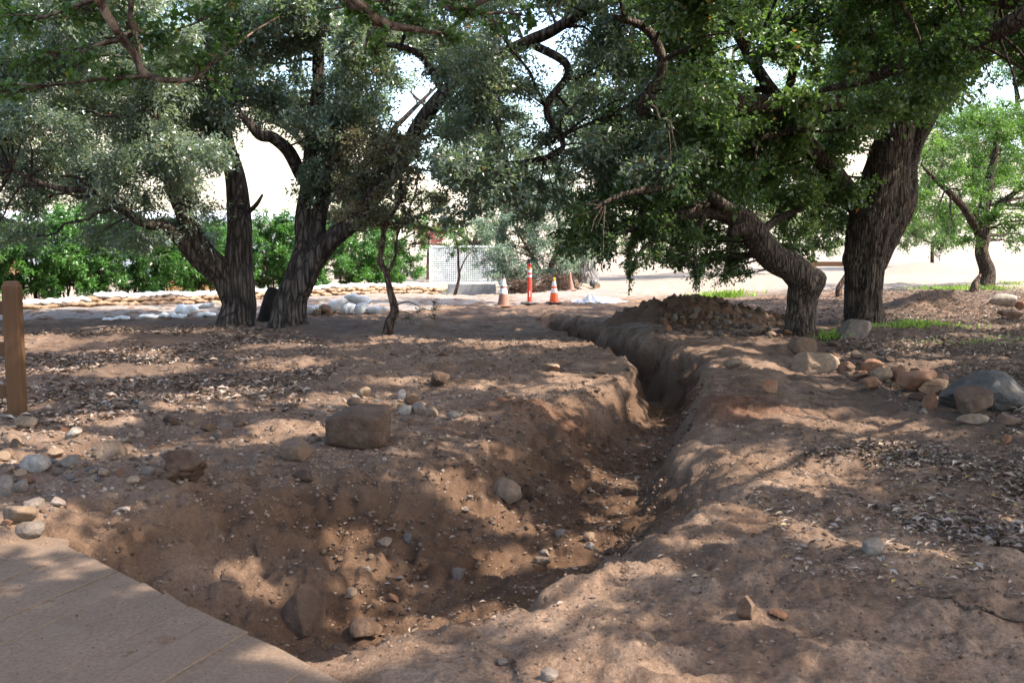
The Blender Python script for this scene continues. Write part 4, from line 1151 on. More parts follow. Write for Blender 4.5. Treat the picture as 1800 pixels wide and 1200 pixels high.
# ------------------------------------------------------------------ wooden fence at the left edge
def fence():
    b = G(31, 727); Y = b[1]
    root = empty('wooden_fence', b); tag(root, 'brown wooden post-and-rail fence end at the left edge', 'fence')
    zt = P(25, 494, Y)[2] - b[2]; w = .135
    m = MB(); h = w / 2; c = .022
    prof = [(-.15, 1.0), (zt - .045, 1.0), (zt - .008, .72), (zt, .60)]
    oct_ = [(-h + c * .4, -h), (h - c * .4, -h), (h, -h + c * .4), (h, h - c * .4), (h - c * .4, h), (-h + c * .4, h), (-h, h - c * .4), (-h, -h + c * .4)]
    V = []; F = []
    for z, s in prof: V += [[x * s, y * s, z] for x, y in oct_]
    for i in range(len(prof) - 1):
        for k in range(8): F.append([i * 8 + k, i * 8 + (k + 1) % 8, (i + 1) * 8 + (k + 1) % 8, (i + 1) * 8 + k])
    m.add(V, np.array(F)); m.add(V[-8:], np.array([list(range(8))]))
    post = obj('post', m.mesh('post'), M['post'], root, rot=(0, 0, .12))
    for py in (541, 612, 687):
        z = P(5, py, Y)[2] - b[2]
        m = MB(); m.box(np.array([-1.25, -.015, z]), (2.4, .05, .12), bevel=.006); obj('rail', m.mesh('rail'), M['post'], root)
    m = MB()
    V = [[x - 2.4, y, z] for z, s in prof for x, y in [(q[0] * s, q[1] * s) for q in oct_]]
    m.add(V, np.array(F)); m.add(V[-8:], np.array([list(range(8))])); obj('post', m.mesh('post'), M['post'], root)
fence()

# ------------------------------------------------------------------ rocks
import bmesh
def ico(sub):
    bm = bmesh.new(); bmesh.ops.create_icosphere(bm, subdivisions=sub, radius=1.0)
    V = np.array([v.co[:] for v in bm.verts]); F = np.array([[v.index for v in f.verts] for f in bm.faces]); bm.free()
    return V, F
ICO = {k: ico(k) for k in (1, 2, 3, 4)}
def rock_geo(seed, sub=3, cuts=7, rough=.06, boxy=0.0, dr=(.36, .74)):
    g = np.random.default_rng(seed); V, F = ICO[sub]; V = V.copy()
    if boxy: V = V / (np.abs(V) ** 6).sum(1)[:, None] ** (1 / 6) * boxy + V * (1 - boxy)
    N = unit(g.normal(0, 1, (cuts, 3))); D = g.uniform(*dr, cuts)
    for n, d in zip(N, D):
        q = V @ n - d; m = q > 0
        V[m] -= q[m][:, None] * n * .93
    f = 2.2
    off = g.random(3) * 50
    nz = np.array([mnoise.fractal(Vector(v * f + off), 1.0, 2.0, 4) for v in V])
    V = V * (1 + rough * nz)[:, None]
    V -= (V.max(0) + V.min(0)) / 2
    V /= (V.max(0) - V.min(0)) / 2
    return V, F
SMALL = [mesh_np('stone', *rock_geo(900 + k, 2, 6, .06), smooth=False) for k in range(14)]
ROCKN = 0
CNAMES = dict(umber='rock_umber', brown='rock_brown', rust='rock_rust', dark='rock_dark', tan='rock_tan', pale='rock_pale', grey='rock_grey', blue='rock_blue')
SM_BY = {}
for cn, mk in CNAMES.items():
    SM_BY[cn] = []
    for me in SMALL[:]:
        m2 = me.copy(); m2.materials.clear(); m2.materials.append(M[mk]); SM_BY[cn].append(m2)
def rock(px, py, w, h, col, label, sub=3, seed=None, rz=None, tilt=(0, 0), deep=.85, boxy=0.0, cuts=7, group=None, name='rock', smooth=False, sink=.18, rough=.06, dr=(.36, .74)):
    global ROCKN; ROCKN += 1
    b = G(px, py - h * .06); k = b[1] / FPX
    W, Hh = w * k, h * k / (1 - sink)
    sd = seed or 300 + ROCKN
    V, F = rock_geo(sd, sub, cuts, rough, boxy, dr)
    V = V * np.array([W / 2, W / 2 * deep, Hh / 2])
    me = mesh_np('rock', V, F, smooth)
    me.materials.append(M[CNAMES[col]])
    o = obj(name, me, None, None, (b[0], b[1] + W / 2 * deep * .55, b[2] + Hh * (.5 - sink)), (tilt[0], tilt[1], rz if rz is not None else rng.uniform(-.4, .4)))
    tag(o, label, 'rock', group)
    return o

rock(627, 792, 112, 72, 'umber', 'large block-shaped brown boulder on the left rim of the trench', 4, 77, rz=-.12, tilt=(0, .06), boxy=.85, cuts=7, sink=.08, rough=.05, dr=(.75, 1.05))
rock(518, 812, 58, 36, 'brown', 'dull brown rock half sunk left of the block-shaped boulder', 3, boxy=.3)
rock(318, 850, 82, 54, 'dark', 'dark jagged rust-brown chunk tilted on the soil above the boardwalk', 4, 61, tilt=(.1, .42), boxy=.8, cuts=8, sink=.1, rough=.2, dr=(.6, .95))
rock(770, 681, 38, 26, 'brown', 'squat brown rock alone on the open dirt left of the trench', 3, boxy=.4)
rock(781, 627, 19, 14, 'dark', 'small dark rock near the sunlit strip, behind the squat brown rock', 2)
rock(968, 653, 31, 12, 'tan', 'flat tan stone close to the left lip of the trench bend', 3)
rock(639, 699, 25, 18, 'tan', 'tan rock at the back of the pebble row behind the boulder', 3)
rock(621, 717, 27, 15, 'dark', 'dark low rock just behind the block-shaped boulder', 2)
rock(706, 705, 15, 17, 'pale', 'small upright pale stone in the pebble row', 2)
rock(722, 715, 27, 21, 'brown', 'brown rounded rock behind the grey cobbles in the pebble row', 3)
rock(676, 727, 28, 15, 'rust', 'rust-red flat rock right of the boulder top', 2)
rock(711, 730, 26, 18, 'pale', 'pale grey cobble, left one of the pair in the pebble row', 3)
rock(736, 729, 28, 20, 'grey', 'grey cobble, right one of the pair in the pebble row', 3)
rock(758, 732, 26, 16, 'tan', 'tan cobble right of the grey cobble pair', 2)
rock(797, 739, 27, 14, 'pale', 'whitish flat cobble at the right end of the pebble row', 2)
rock(890, 886, 58, 38, 'tan', 'pale tan rock sticking out of the hollow in the trench bank', 4, rough=.14, tilt=(.2, .1), smooth=True)
rock(520, 1108, 84, 70, 'brown', 'brown wedge-shaped rock in the trench beside the boardwalk edge', 4, 131, tilt=(-.1, -.2), boxy=.5, sink=.46)
rock(640, 1122, 62, 34, 'brown', 'dull brown rock lying at the near end of the trench bottom', 3)
rock(1313, 1094, 36, 46, 'brown', 'upright pointed brown stone on the near right bank', 3, 88, cuts=11, sink=.1)
rock(1371, 1092, 36, 18, 'rust', 'flat dull stone right of the upright pointed stone', 3)
rock(1538, 977, 40, 28, 'pale', 'whitish angular stone on the right-hand dirt', 3)
rock(1589, 968, 24, 12, 'tan', 'small tan stone beside the whitish angular stone', 2)
rock(1413, 624, 48, 30, 'brown', 'smooth brown boulder in front of the crooked oak', 4, smooth=True, boxy=.3, sink=.12)
rock(1440, 655, 96, 30, 'tan', 'broad flat tan slab half buried below the smooth brown boulder', 4, sink=.55, deep=1.0, cuts=5, rough=.1, dr=(.6, .9))
rock(1507, 598, 64, 34, 'grey', 'grey boulder with a pale face at the foot of the big oak', 4, boxy=.3, sink=.12)
rock(1748, 724, 170, 64, 'blue', 'largest blue-grey boulder at the right edge', 4, 151, rz=.1, boxy=.55, cuts=8, sink=.15, deep=.6, dr=(.65, .95), rough=.1)
rock(1534, 655, 36, 22, 'rust', 'orange-brown stone with a hollow top at the left end of the rock line', 3)
rock(1553, 676, 38, 28, 'tan', 'sunlit tan rock in the rock line, in front of the hollow-topped one', 3)
rock(1537, 686, 38, 21, 'rust', 'low rust-brown rock at the front left of the rock line', 3)
rock(1583, 670, 30, 28, 'rust', 'upright rust-brown rock mid-way along the rock line', 3)
rock(1616, 692, 64, 38, 'rust', 'large smooth brown rock in the middle of the rock line', 4, boxy=.4, smooth=True)
rock(1652, 676, 34, 22, 'rust', 'rust rock touching the left tip of the blue-grey boulder', 3)
rock(1648, 696, 56, 26, 'brown', 'broad brown rock in front of the blue-grey boulder tip', 3)
rock(1613, 706, 30, 15, 'dark', 'small dark brown rock in front of the large smooth brown rock', 2)
rock(1637, 721, 28, 31, 'rust', 'orange pyramid-shaped rock at the front of the rock line', 3)
rock(1676, 719, 34, 27, 'dark', 'dark brown knobbly rock left of the big angular one', 3, rough=.18)
rock(1718, 731, 62, 47, 'brown', 'big angular brown rock leaning against the blue-grey boulder', 4, 92, boxy=.35)
rock(1716, 746, 54, 17, 'tan', 'long flat tan stone lowest in front of the rock line', 3)
rock(1775, 748, 52, 18, 'brown', 'flat brown stone at the right edge below the blue-grey boulder', 3)
rock(1515, 668, 30, 10, 'rust', 'thin flat orange stone left of the rock line', 2)
rock(1289, 646, 34, 15, 'tan', 'tan stone in the sunlit patch right of the trench, left of two', 3)
rock(1312, 650, 24, 13, 'tan', 'tan stone in the sunlit patch right of the trench, right of two', 2)
rock(1357, 692, 30, 23, 'rust', 'rounded rust stone standing on the red clods', 3)
rock(1772, 780, 16, 15, 'rust', 'small rust stone below the rock line near the right edge', 2)
rock(1783, 563, 50, 17, 'dark', 'dark flat stone at the far right edge', 3)
rock(1765, 540, 52, 22, 'pale', 'sunlit pale boulder far right above the dark flat stone', 3, smooth=True)
rock(1795, 545, 18, 16, 'rust', 'small brown rock right of the sunlit pale boulder', 2)
rock(42, 757, 42, 22, 'tan', 'tan oval stone at the foot of the fence post', 3)
rock(15, 783, 32, 18, 'tan', 'tan stone at the left edge below the oval stone', 2)
rock(189, 810, 52, 33, 'tan', 'large tan-orange rock in the stone field left', 3, boxy=.2)
rock(121, 824, 32, 21, 'blue', 'dark blue-grey cube-like stone in the stone field', 2, boxy=.4)
rock(56, 829, 58, 27, 'pale', 'broad pale stone in the stone field near the left edge', 3)
rock(95, 810, 28, 16, 'tan', 'small tan stone above the dark blue-grey stone', 2)
rock(127, 772, 30, 16, 'pale', 'pale yellowish stone in the sun at the back of the stone field', 2)
rock(11, 806, 26, 16, 'brown', 'brown stone at the left edge above the broad pale stone', 2)
rock(28, 926, 58, 32, 'tan', 'large rounded tan rock at the left edge behind the boardwalk', 3, smooth=True)
rock(45, 948, 54, 28, 'grey', 'flat grey-tan rock touching the back edge of the boardwalk', 3)
rock(54, 897, 36, 18, 'grey', 'grey stone behind the rounded tan rock', 2)
rock(98, 890, 28, 14, 'grey', 'small flat grey stone right of the grey stone', 2)
rock(8, 873, 26, 36, 'blue', 'dark grey upright stone at the left edge', 3)
rock(32, 868, 30, 24, 'grey', 'mid-grey stone right of the dark upright stone', 2)
rock(215, 902, 26, 11, 'pale', 'thin pale stone on the soil above the boardwalk corner', 2)
rock(232, 852, 26, 14, 'tan', 'tan stone left of the dark jagged chunk', 2)
rock(258, 834, 24, 14, 'grey', 'grey stone up left of the dark jagged chunk', 2)
rock(363, 760, 26, 17, 'brown', 'brown stone on the litter left of the boulder', 2)
rock(418, 752, 20, 14, 'dark', 'dark peaked stone on the litter', 2)
rock(297, 749, 28, 17, 'dark', 'dark ragged stone in the leaf litter', 2)
rock(533, 848, 38, 21, 'dark', 'dark red-brown angular rock below the half-sunk rock', 3)
rock(806, 1022, 26, 20, 'grey', 'rounded grey stone low on the trench bank', 3)
rock(716, 958, 18, 22, 'blue', 'dark grey angular stone on the trench bank', 2)
rock(675, 962, 28, 14, 'tan', 'tan flat stone on the trench bank left of the dark grey stone', 2)
rock(954, 993, 32, 15, 'tan', 'tan flat stone on the trench floor, front of two', 2)
rock(957, 980, 20, 13, 'grey', 'grey stone on the trench floor, behind the flat tan one', 2)
rock(984, 944, 18, 13, 'grey', 'small grey stone in the middle of the trench floor', 2)
rock(1036, 952, 20, 16, 'tan', 'tan stone near the right foot of the trench bank, rear of two', 2)
rock(1038, 966, 18, 12, 'grey', 'grey stone near the right foot of the trench bank, front of two', 2)
rock(616, 1054, 22, 16, 'tan', 'tan stone above the near trench bottom', 2)
rock(690, 1062, 18, 17, 'rust', 'reddish stone above the near trench bottom', 2)
rock(966, 1199, 34, 22, 'grey', 'grey-tan stone cut by the bottom edge of the picture', 3)
rock(884, 1172, 22, 14, 'grey', 'small grey stone beside the stick at the bottom edge', 2)
rock(556, 555, 16, 11, 'tan', 'tan stone left in front of the sandbag pile', 2)
rock(570, 553, 22, 17, 'brown', 'brown peaked rock leaning on the sandbag pile', 2)
rock(579, 556, 14, 14, 'rust', 'rust stone in front of the sandbag pile', 2)
rock(599, 554, 20, 6, 'tan', 'flat tan stone under the front sandbag of the pile', 2)

CWORD = dict(brown='brown', rust='rust-coloured', tan='tan', pale='pale', grey='grey', blue='dark grey')
def scatter(n, poly, wr, cols, label, group, seed, name='stone', zfun=None):
    g = np.random.default_rng(seed); poly = np.asarray(poly, float); lo, hi = poly.min(0), poly.max(0); k = 0
    while k < n:
        q = lo + (hi - lo) * g.random(2)
        if not inpoly(np.array([q[0]]), np.array([q[1]]), poly)[0]: continue
        b = G(*q) if zfun is None else zfun(*q)
        if b is None: continue
        w = (wr[0] + (wr[1] - wr[0]) * g.random() ** 2) * b[1] / FPX
        c = cols[g.integers(len(cols))]
        me = SM_BY[c][g.integers(len(SMALL))]
        s = w / 2; hz = s * g.uniform(.5, .85)
        o = obj(name, me, None, None, (b[0], b[1], b[2] + hz * .3), (g.normal(0, .25), g.normal(0, .25), g.random() * 6.28), (s, s * g.uniform(.7, 1), hz))
        tag(o, label.replace('small', 'small ' + CWORD[c], 1).replace('dug-out', 'dug-out ' + CWORD[c], 1), 'stone', group); k += 1

scatter(70, [(0, 745), (120, 740), (260, 770), (330, 800), (240, 840), (130, 850), (120, 900), (0, 960)], (9, 26), ['tan', 'grey', 'tan', 'brown', 'tan', 'rust', 'blue'],
        'small loose stone in the field between fence post and boardwalk', 'stones of the left stone field', 1)
scatter(30, [(600, 695), (690, 690), (840, 725), (830, 745), (690, 745), (640, 725)], (8, 17), ['tan', 'grey', 'pale', 'brown'], 'small cobble in the pebble row behind the block-shaped boulder', 'cobbles of the pebble row', 2)
scatter(42, [(1440, 600), (1520, 615), (1600, 640), (1660, 665), (1600, 690), (1500, 670), (1460, 640)], (11, 30), ['brown', 'rust', 'rust', 'tan', 'brown'], 'small rubble stone among the rock line right of the trench', 'rubble stones of the rock line', 3)
scatter(46, [(560, 870), (760, 830), (900, 900), (1060, 950), (900, 1010), (700, 1100), (520, 1090), (420, 960)], (7, 15), ['tan', 'grey', 'brown', 'pale', 'brown'], 'small stone lying on the trench bank and floor', 'stones in the trench', 4)
scatter(24, [(330, 740), (560, 700), (600, 780), (480, 840), (400, 880), (330, 900)], (7, 17), ['tan', 'grey', 'brown'], 'small stone strewn between the jagged chunk and the boulder', 'stones left of the boulder', 5)
scatter(10, [(1100, 640), (1420, 660), (1500, 760), (1300, 900), (1240, 760)], (5, 11), ['tan', 'rust', 'brown'], 'small stone on the dirt of the right bank', 'stones on the right bank', 6)

# ------------------------------------------------------------------ spoil heap
def heap():
    c = np.array([3.35, 18.9]); g = np.random.default_rng(4)
    a = np.linspace(0, 2 * np.pi, 150, endpoint=False); r = np.linspace(0, 1, 60)
    A, R = np.meshgrid(a, r)
    rx = 1.55 * (1 + .12 * np.sin(2 * A + 1)); ry = 1.15
    X = c[0] + rx * R * np.cos(A) + .85 * R * np.maximum(0, np.cos(A)) ** 2; Y = c[1] + ry * R * np.sin(A)
    prof = .52 * np.cos(np.clip(R, 0, 1) * np.pi / 2) ** 1.25 * (1 - .42 * sstep(c[0], c[0] + 1.8, X))
    cl = np.abs(vnoise(X * 6, Y * 6, 5)) * .6 + np.abs(vnoise(X * 13, Y * 13, 6)) * .4
    Z = height(X, Y) + prof * (1 + .22 * fbm(X * 2, Y * 2, 3, 9)) + .2 * (cl - .3) * (1 - R ** 4) - .05 * R ** 6
    V = np.stack([X, Y, Z], -1).reshape(-1, 3); n = 150
    i, k = np.meshgrid(np.arange(59), np.arange(n), indexing='ij'); i = i.ravel(); k = k.ravel(); k2 = (k + 1) % n
    F = np.stack([i * n + k, (i + 1) * n + k, (i + 1) * n + k2, i * n + k2], 1)
    one = np.ones(len(V))
    me = mesh_np('spoil_heap', V - [c[0], c[1], 0], F, True, dict(damp=one * .35, red=one * .12, lit=one * .1, pale=one * 0))
    o = obj('spoil_heap', me, M['ground'], None, (c[0], c[1], 0)); tag(o, 'rough heap of dug-out brown soil and stones left of the crooked oak', 'dirt heap')
    def hit(px, py):
        r = ray(px, py); Y_ = np.linspace(15.5, 21, 700); t = Y_ / r[1]; X_ = r[0] * t; Z_ = CAM_H + r[2] * t
        ang = np.arctan2((Y_ - c[1]) / ry, (X_ - c[0]) / 1.55); cosm = np.maximum(0, np.cos(ang)) ** 2
        Rr = np.hypot((X_ - c[0]) / (1.55 + .85 * cosm), (Y_ - c[1]) / ry)
        H = height(X_, Y_) + np.where(Rr < 1, .52 * np.cos(np.clip(Rr, 0, 1) * np.pi / 2) ** 1.25 * (1 - .42 * sstep(c[0], c[0] + 1.8, X_)), 0)
        k = np.argmax(Z_ <= H)
        return np.array([X_[k], Y_[k], H[k]]) if Z_[k] <= H[k] else None
    return hit
hit = heap()
scatter(80, [(1160, 545), (1240, 540), (1330, 560), (1400, 580), (1390, 595), (1250, 590), (1150, 578)], (9, 19), ['brown', 'brown', 'tan', 'rust', 'grey', 'brown'], 'dug-out stone on the face of the spoil heap', 'stones of the spoil heap', 7, zfun=hit)
rock(1333, 588, 26, 15, 'tan', 'largest tan stone at the foot of the spoil heap', 2)

# ------------------------------------------------------------------ sandbags
def bag_geo(seed, L=.5, W=.3, H=.16, fold=.0):
    g = np.random.default_rng(seed); nu, nv = 22, 14
    u = np.linspace(-1, 1, nu); a = np.linspace(0, 2 * np.pi, nv, endpoint=False)
    Un, A = np.meshgrid(u, a, indexing='ij')
    prof = (1 - np.abs(Un) ** 3.2) ** .55
    ends = np.clip((np.abs(Un) - .86) / .14, 0, 1)
    wy = W / 2 * (prof * (1 - ends) + .62 * ends + 0 * Un) ; wy = W / 2 * np.maximum(prof, .0) * .95 + W * .20 * ends
    hz = H / 2 * prof + .010 * ends
    ca, sa = np.cos(A), np.sin(A)
    X = Un * L / 2 + .012 * vnoise(A * 3, Un * 3, seed); Y = wy * np.sign(ca) * np.abs(ca) ** .8; Z = hz * np.sign(sa) * np.abs(sa) ** .75
    sag = .025 * vnoise(Un * 2 + seed, A * 0, seed + 2)
    wr = .010 * vnoise(Un * 7 + 3, A * 2.2, seed + 4) * prof + .02 * vnoise(Un * 2.3, np.cos(A) * 1.5, seed + 5) * prof
    Z = Z + sag * prof + wr + fold * .10 * sstep(.55, 1, Un); Y = Y + wr * .6
    V = np.stack([X, Y, Z], -1).reshape(-1, 3)
    i, k = np.meshgrid(np.arange(nu - 1), np.arange(nv), indexing='ij'); i = i.ravel(); k = k.ravel(); k2 = (k + 1) % nv
    F = [np.stack([i * nv + k, (i + 1) * nv + k, (i + 1) * nv + k2, i * nv + k2], 1), np.arange(nv)[None, :], (np.arange(nv)[::-1] + (nu - 1) * nv)[None, :]]
    return V, F
def bag_mesh(mat, **k):
    me = mesh_np('sandbag', *bag_geo(**k), smooth=True); me.materials.append(M[mat]); return me
BW = [bag_mesh('bag_w', seed=k) for k in range(8)]; BT = [bag_mesh('bag_t', seed=20 + k) for k in range(8)]; BG = [bag_mesh('bag_g', seed=40 + k, L=.58, W=.36, H=.20, fold=.9 if k % 3 == 0 else .2) for k in range(6)]
step_ = .43
nb = int((wl_len[-1] - .3) / step_)
for course, z0, names in ((0, .06, 'bottom'), (1, .165, 'middle'), (2, .27, 'top')):
    cnt = 0
    for k in range(nb):
        s = .25 + (k + (.5 if course == 1 else 0)) * step_
        p, a = wall_at(s)
        px_guess = 900 + p[0] / p[1] * FPX
        if px_guess < -40: continue
        if course == 1 and px_guess < 150: continue
        zz = z0 if not (course == 2 and px_guess < 165) else .165
        g = HZ(*p)
        me = (BW if course == 2 else BT)[int(rng.integers(8))]
        o = obj('sandbag', me, None, None, (p[0] + rng.normal(0, .012), p[1] + rng.normal(0, .02) + .02 * course, g + zz + rng.normal(0, .006)), (rng.normal(0, .06), rng.normal(0, .06), a + rng.normal(0, .07)),
                (rng.uniform(.95, 1.08), rng.uniform(.95, 1.1), rng.uniform(.74, .92)))
        colr = 'white' if course == 2 else 'tan'
        tag(o, '%s sandbag, %s course of the hedge-side wall, %s from left' % (colr, names, ordinal(cnt)), 'sandbag', 'sandbags of the long wall'); cnt += 1
def bag(px, py, w, h, label, kind=0, rz=0.0, tilt=(0, 0), lift=0.0):
    b = G(px, py); k = b[1] / FPX
    me = (BG if kind == 0 else BW)[int(rng.integers(6))]
    Lb = .58 if kind == 0 else .5; Hb = .2 if kind == 0 else .16
    o = obj('sandbag', me, None, None, (b[0], b[1] + .12, b[2] + h * k * .42 + lift), (tilt[0], tilt[1], rz), (w * k / Lb, min(1.2, w * k / Lb * 1.05), h * k / Hb))
    tag(o, label, 'sandbag', 'loose sandbags beside the road')
bag(187, 564, 22, 5, 'small flat white sandbag farthest left on the litter edge', 1)
bag(210, 563, 27, 7, 'flat white sandbag second from the left on the litter edge', 1)
bag(262, 560, 42, 8, 'long flattened white sandbag on the litter edge', 1)
bag(292, 559, 27, 9, 'white sandbag between the long flattened one and the plump one', 1)
bag(312, 560, 26, 8, 'low white sandbag tucked under the plump one', 1)
bag(326, 556, 42, 17, 'plump white sandbag left of the forked oak', 1, lift=.03)
bag(356, 550, 38, 10, 'grey-white sandbag lying across the others beside the forked oak', 0, lift=.10)
bag(360, 558, 32, 9, 'white sandbag at the foot of the forked oak', 1)
bag(539, 553, 26, 16, 'rounded white sandbag touching the leaning oak trunk', 0)
bag(556, 551, 34, 15, 'white sandbag behind the peaked brown rock', 0)
bag(596, 550, 48, 24, 'big white sandbag with its tied end sticking up in the pile', 0, rz=.1, tilt=(0, -.3), lift=.02)
bag(613, 553, 28, 20, 'upright white sandbag at the front of the pile', 0, rz=.9, tilt=(.2, 0))
bag(634, 552, 30, 20, 'white sandbag at the front right of the pile', 0, rz=1.0)
bag(628, 548, 48, 16, 'weathered sandbag on top of the pile', 0, rz=-.2, tilt=(0, .22), lift=.18)
bag(659, 551, 40, 13, 'white sandbag lying flat at the right end of the pile', 0, rz=-.15)

# ------------------------------------------------------------------ traffic cones and marker post
def cone(px, py, h, main, label, tipm, bands=True, tilt=(0, 0), basem='rubber'):
    b = G(px, py)
    root = empty('traffic_cone', b + np.array([0, 0, .0]), rng.uniform(-.4, .4)); root.rotation_euler = (tilt[0], tilt[1], root.rotation_euler[2]); tag(root, label, 'traffic cone', 'traffic cones')
    w = h * .5
    m = MB(); m.box(np.array([0, 0, .02]), (w, w, .035), bevel=.008); obj('base', m.mesh('base'), M[basem], root)
    r0, r1 = h * .19, h * .035
    rr = lambda t: r0 + (r1 - r0) * t
    hb = h - .037
    def ring(t0, t1, off, name, mat, sub=None):
        m = MB(); pr = [(rr(t) + off, .037 + hb * t) for t in np.linspace(t0, t1, 5)]
        m.lathe(pr, 28); return obj(name, m.mesh(name, True), M[mat], root)
    ring(0, .9, 0, 'body', main)
    m = MB(); m.lathe([(rr(.9), .037 + hb * .9), (rr(.93) * 1.15, .037 + hb * .91), (rr(.97), .037 + hb * .97), (rr(1) * .9, .037 + hb), (.0005, .037 + hb + .001)], 24); obj('tip', m.mesh('tip', True), M[tipm], root)
    if bands:
        ring(.38, .56, .003, 'reflective_band', 'band'); ring(.64, .86, .003, 'reflective_band', 'band')
cone(885, 539, .80, 'orange_old', 'faded brown-orange traffic cone with two white bands, left of the marker post', 'rubber', basem='orange_old')
cone(974, 534, .68, 'orange', 'bright orange traffic cone with a yellow top, right of the marker post', 'yellow', basem='rubber')
b3 = G(1004, 512); cone(1004, 511, .62, 'orange_old', 'dull reddish leaning cone without bands far behind the bright one', 'orange_old', False, (0, -.08), 'orange_old')
def marker():
    b = G(931, 534)
    root = empty('marker_post', b); tag(root, 'tall thin red-orange marker post with white bands and flat black base', 'marker post')
    m = MB(); m.lathe([(.0005, .0), (.24, .0), (.25, .015), (.23, .04), (.08, .055), (.0005, .056)], 8); obj('base', m.mesh('base'), M['rubber'], root)
    m = MB(); m.lathe([(.062, .05), (.060, .12), (.052, .9)], 24)
    # slot near the foot shows as a pale plate
    obj('tube', m.mesh('tube', True), M['red_or'], root)
    m = MB(); m.box(np.array([0, -.060, .26]), (.022, .008, .16), bevel=.003); obj('slot', m.mesh('slot'), M['band'], root)
    for z0, z1 in ((.70, .76), (.82, .90)):
        m = MB(); m.lathe([(.0545 + (.9 - z0) * .012, z0), (.0545 + (.9 - z1) * .012, z1)], 24); obj('reflective_band', m.mesh('reflective_band', True), M['band'], root)
    m = MB(); m.lathe([(.052, .9), (.062, .905), (.062, .935), (.04, .94), (.036, 1.0), (.05, 1.005), (.05, 1.05), (.0005, 1.052)], 20); h = obj('handle', m.mesh('handle', True), M['red_or'], root)
    m = MB(); m.lathe([(.0635, .91), (.0635, .93)], 20); obj('yellow_band', m.mesh('yellow_band', True), M['yellow'], h)
marker()

# ------------------------------------------------------------------ stump between the left oaks, logs, brush and sheeting in the back
def stump(name, base, pts, rads, label, cat, mat, seed, seg=20, ridge=.12, end=None):
    t = Tree(name, base, label, cat, mat, 'leaf_d', None, seed)
    C = t.stem(pts, rads, 'trunk', seg, step=.05, ridge=ridge, flare=.15)
    if end:
        tan = unit(C[-1, :3] - C[-3, :3]); m = MB(); a = np.linspace(0, 2 * np.pi, 20, endpoint=False)
        e1 = unit(np.cross(tan, [0.3, .2, .9])); e2 = np.cross(tan, e1)
        V = [C[-1, :3] + tan * .012 + C[-1, 3] * .93 * (e1 * math.cos(q) + e2 * math.sin(q)) - t.base for q in a]
        m.add(V, np.array([list(range(20))])); obj('cut_end', m.mesh('cut_end'), M[end], t.root)
    return t
b = G(475, 566); Y = b[1] + .3
stump('tree_stump', b, [P(474, 572, Y), P(476, 550, Y), P(480, 528, Y + .05), P(485, 508, Y + .1)], [.24, .2, .19, .15], 'charred black stump between the two left oaks', 'stump', 'stump', 501)
b = G(1030, 500); b = np.array([P(1030, 480, 38)[0], 38.0, 0]); b[2] = HZ(b[0], b[1]); Y = 38.0
stump('tree_stump', b, [b - [0, 0, .1], P(1031, 490, Y), P(1031, 470, Y), P(1030, 452, Y)], [.48, .45, .42, .40], 'thick grey dead trunk stub behind the bright cone', 'stump', 'greywood', 502, end='greywood')
for k, (x0, y0, x1, y1, r, lab) in enumerate(((985, 488, 1012, 497, .14, 'upper pale cut log in the brush behind the bright cone'), (980, 497, 1000, 505, .11, 'lower pale cut log in the brush behind the bright cone'), (1042, 497, 1050, 499, .12, 'short brown log piece right of the grey trunk stub'))):
    Y = 36.3 - .2 * k
    p0 = P(x0, y0, Y); p1 = P(x1, y1, Y - .3); bz = np.array([p0[0], Y, HZ(p0[0], Y)])
    p0[2] = max(p0[2], bz[2] + r * .7); p1[2] = HZ(p1[0], p1[1]) + r * .8
    stump('log', bz, [p0, (p0 + p1) / 2 + [0, 0, .01], p1], [r, r, r], lab, 'log', 'greywood', 510 + k, 14, .06, 'heart')
b = G(1476, 520); Y = b[1]
stump('root_fragment', b, [b - [0, 0, .1], P(1474, 508, Y), P(1480, 495, Y), P(1488, 480, Y), P(1486, 470, Y)], [.09, .08, .07, .05, .02], 'gnarled dead root sticking up behind the big oak', 'root', 'bark_s', 521, 12)
b = G(1712, 512); Y = b[1]
stump('root_fragment', b, [b - [0, 0, .1], P(1713, 502, Y), P(1718, 492, Y), P(1724, 482, Y)], [.12, .1, .07, .03], 'broken reddish stub in the grass beside the small sunlit oak', 'stub', 'bark_s', 522, 12)

def brush(px, py, Yb, rx, rz, n, label, seed, mat):
    g = np.random.default_rng(seed); x = P(px, py, Yb)[0]; b = np.array([x, Yb, HZ(x, Yb)])
    m = MB()
    for k in range(n):
        a = g.random() * 6.28; q = np.array([math.cos(a) * rx * g.random(), math.sin(a) * .5 * g.random(), rz * g.random() ** 1.5])
        d = unit(np.array([g.normal(), g.normal() * .5, g.normal() * .35])) * g.uniform(.2, .5)
        m.tube([q - d, q + g.normal(0, .04, 3), q + d], [.012, .010, .004], 4, cap=False)
    o = obj('brush_pile', m.mesh('brush_pile', True), M[mat], None, b); tag(o, label, 'brush pile', kind='stuff')
brush(922, 512, 33.5, .75, .42, 260, 'brown heap of dead branches below the sage-green tree', 7, 'bark_s')
brush(985, 500, 35.2, .9, .5, 200, 'tangled dead branches around the cut logs', 8, 'bark_s')

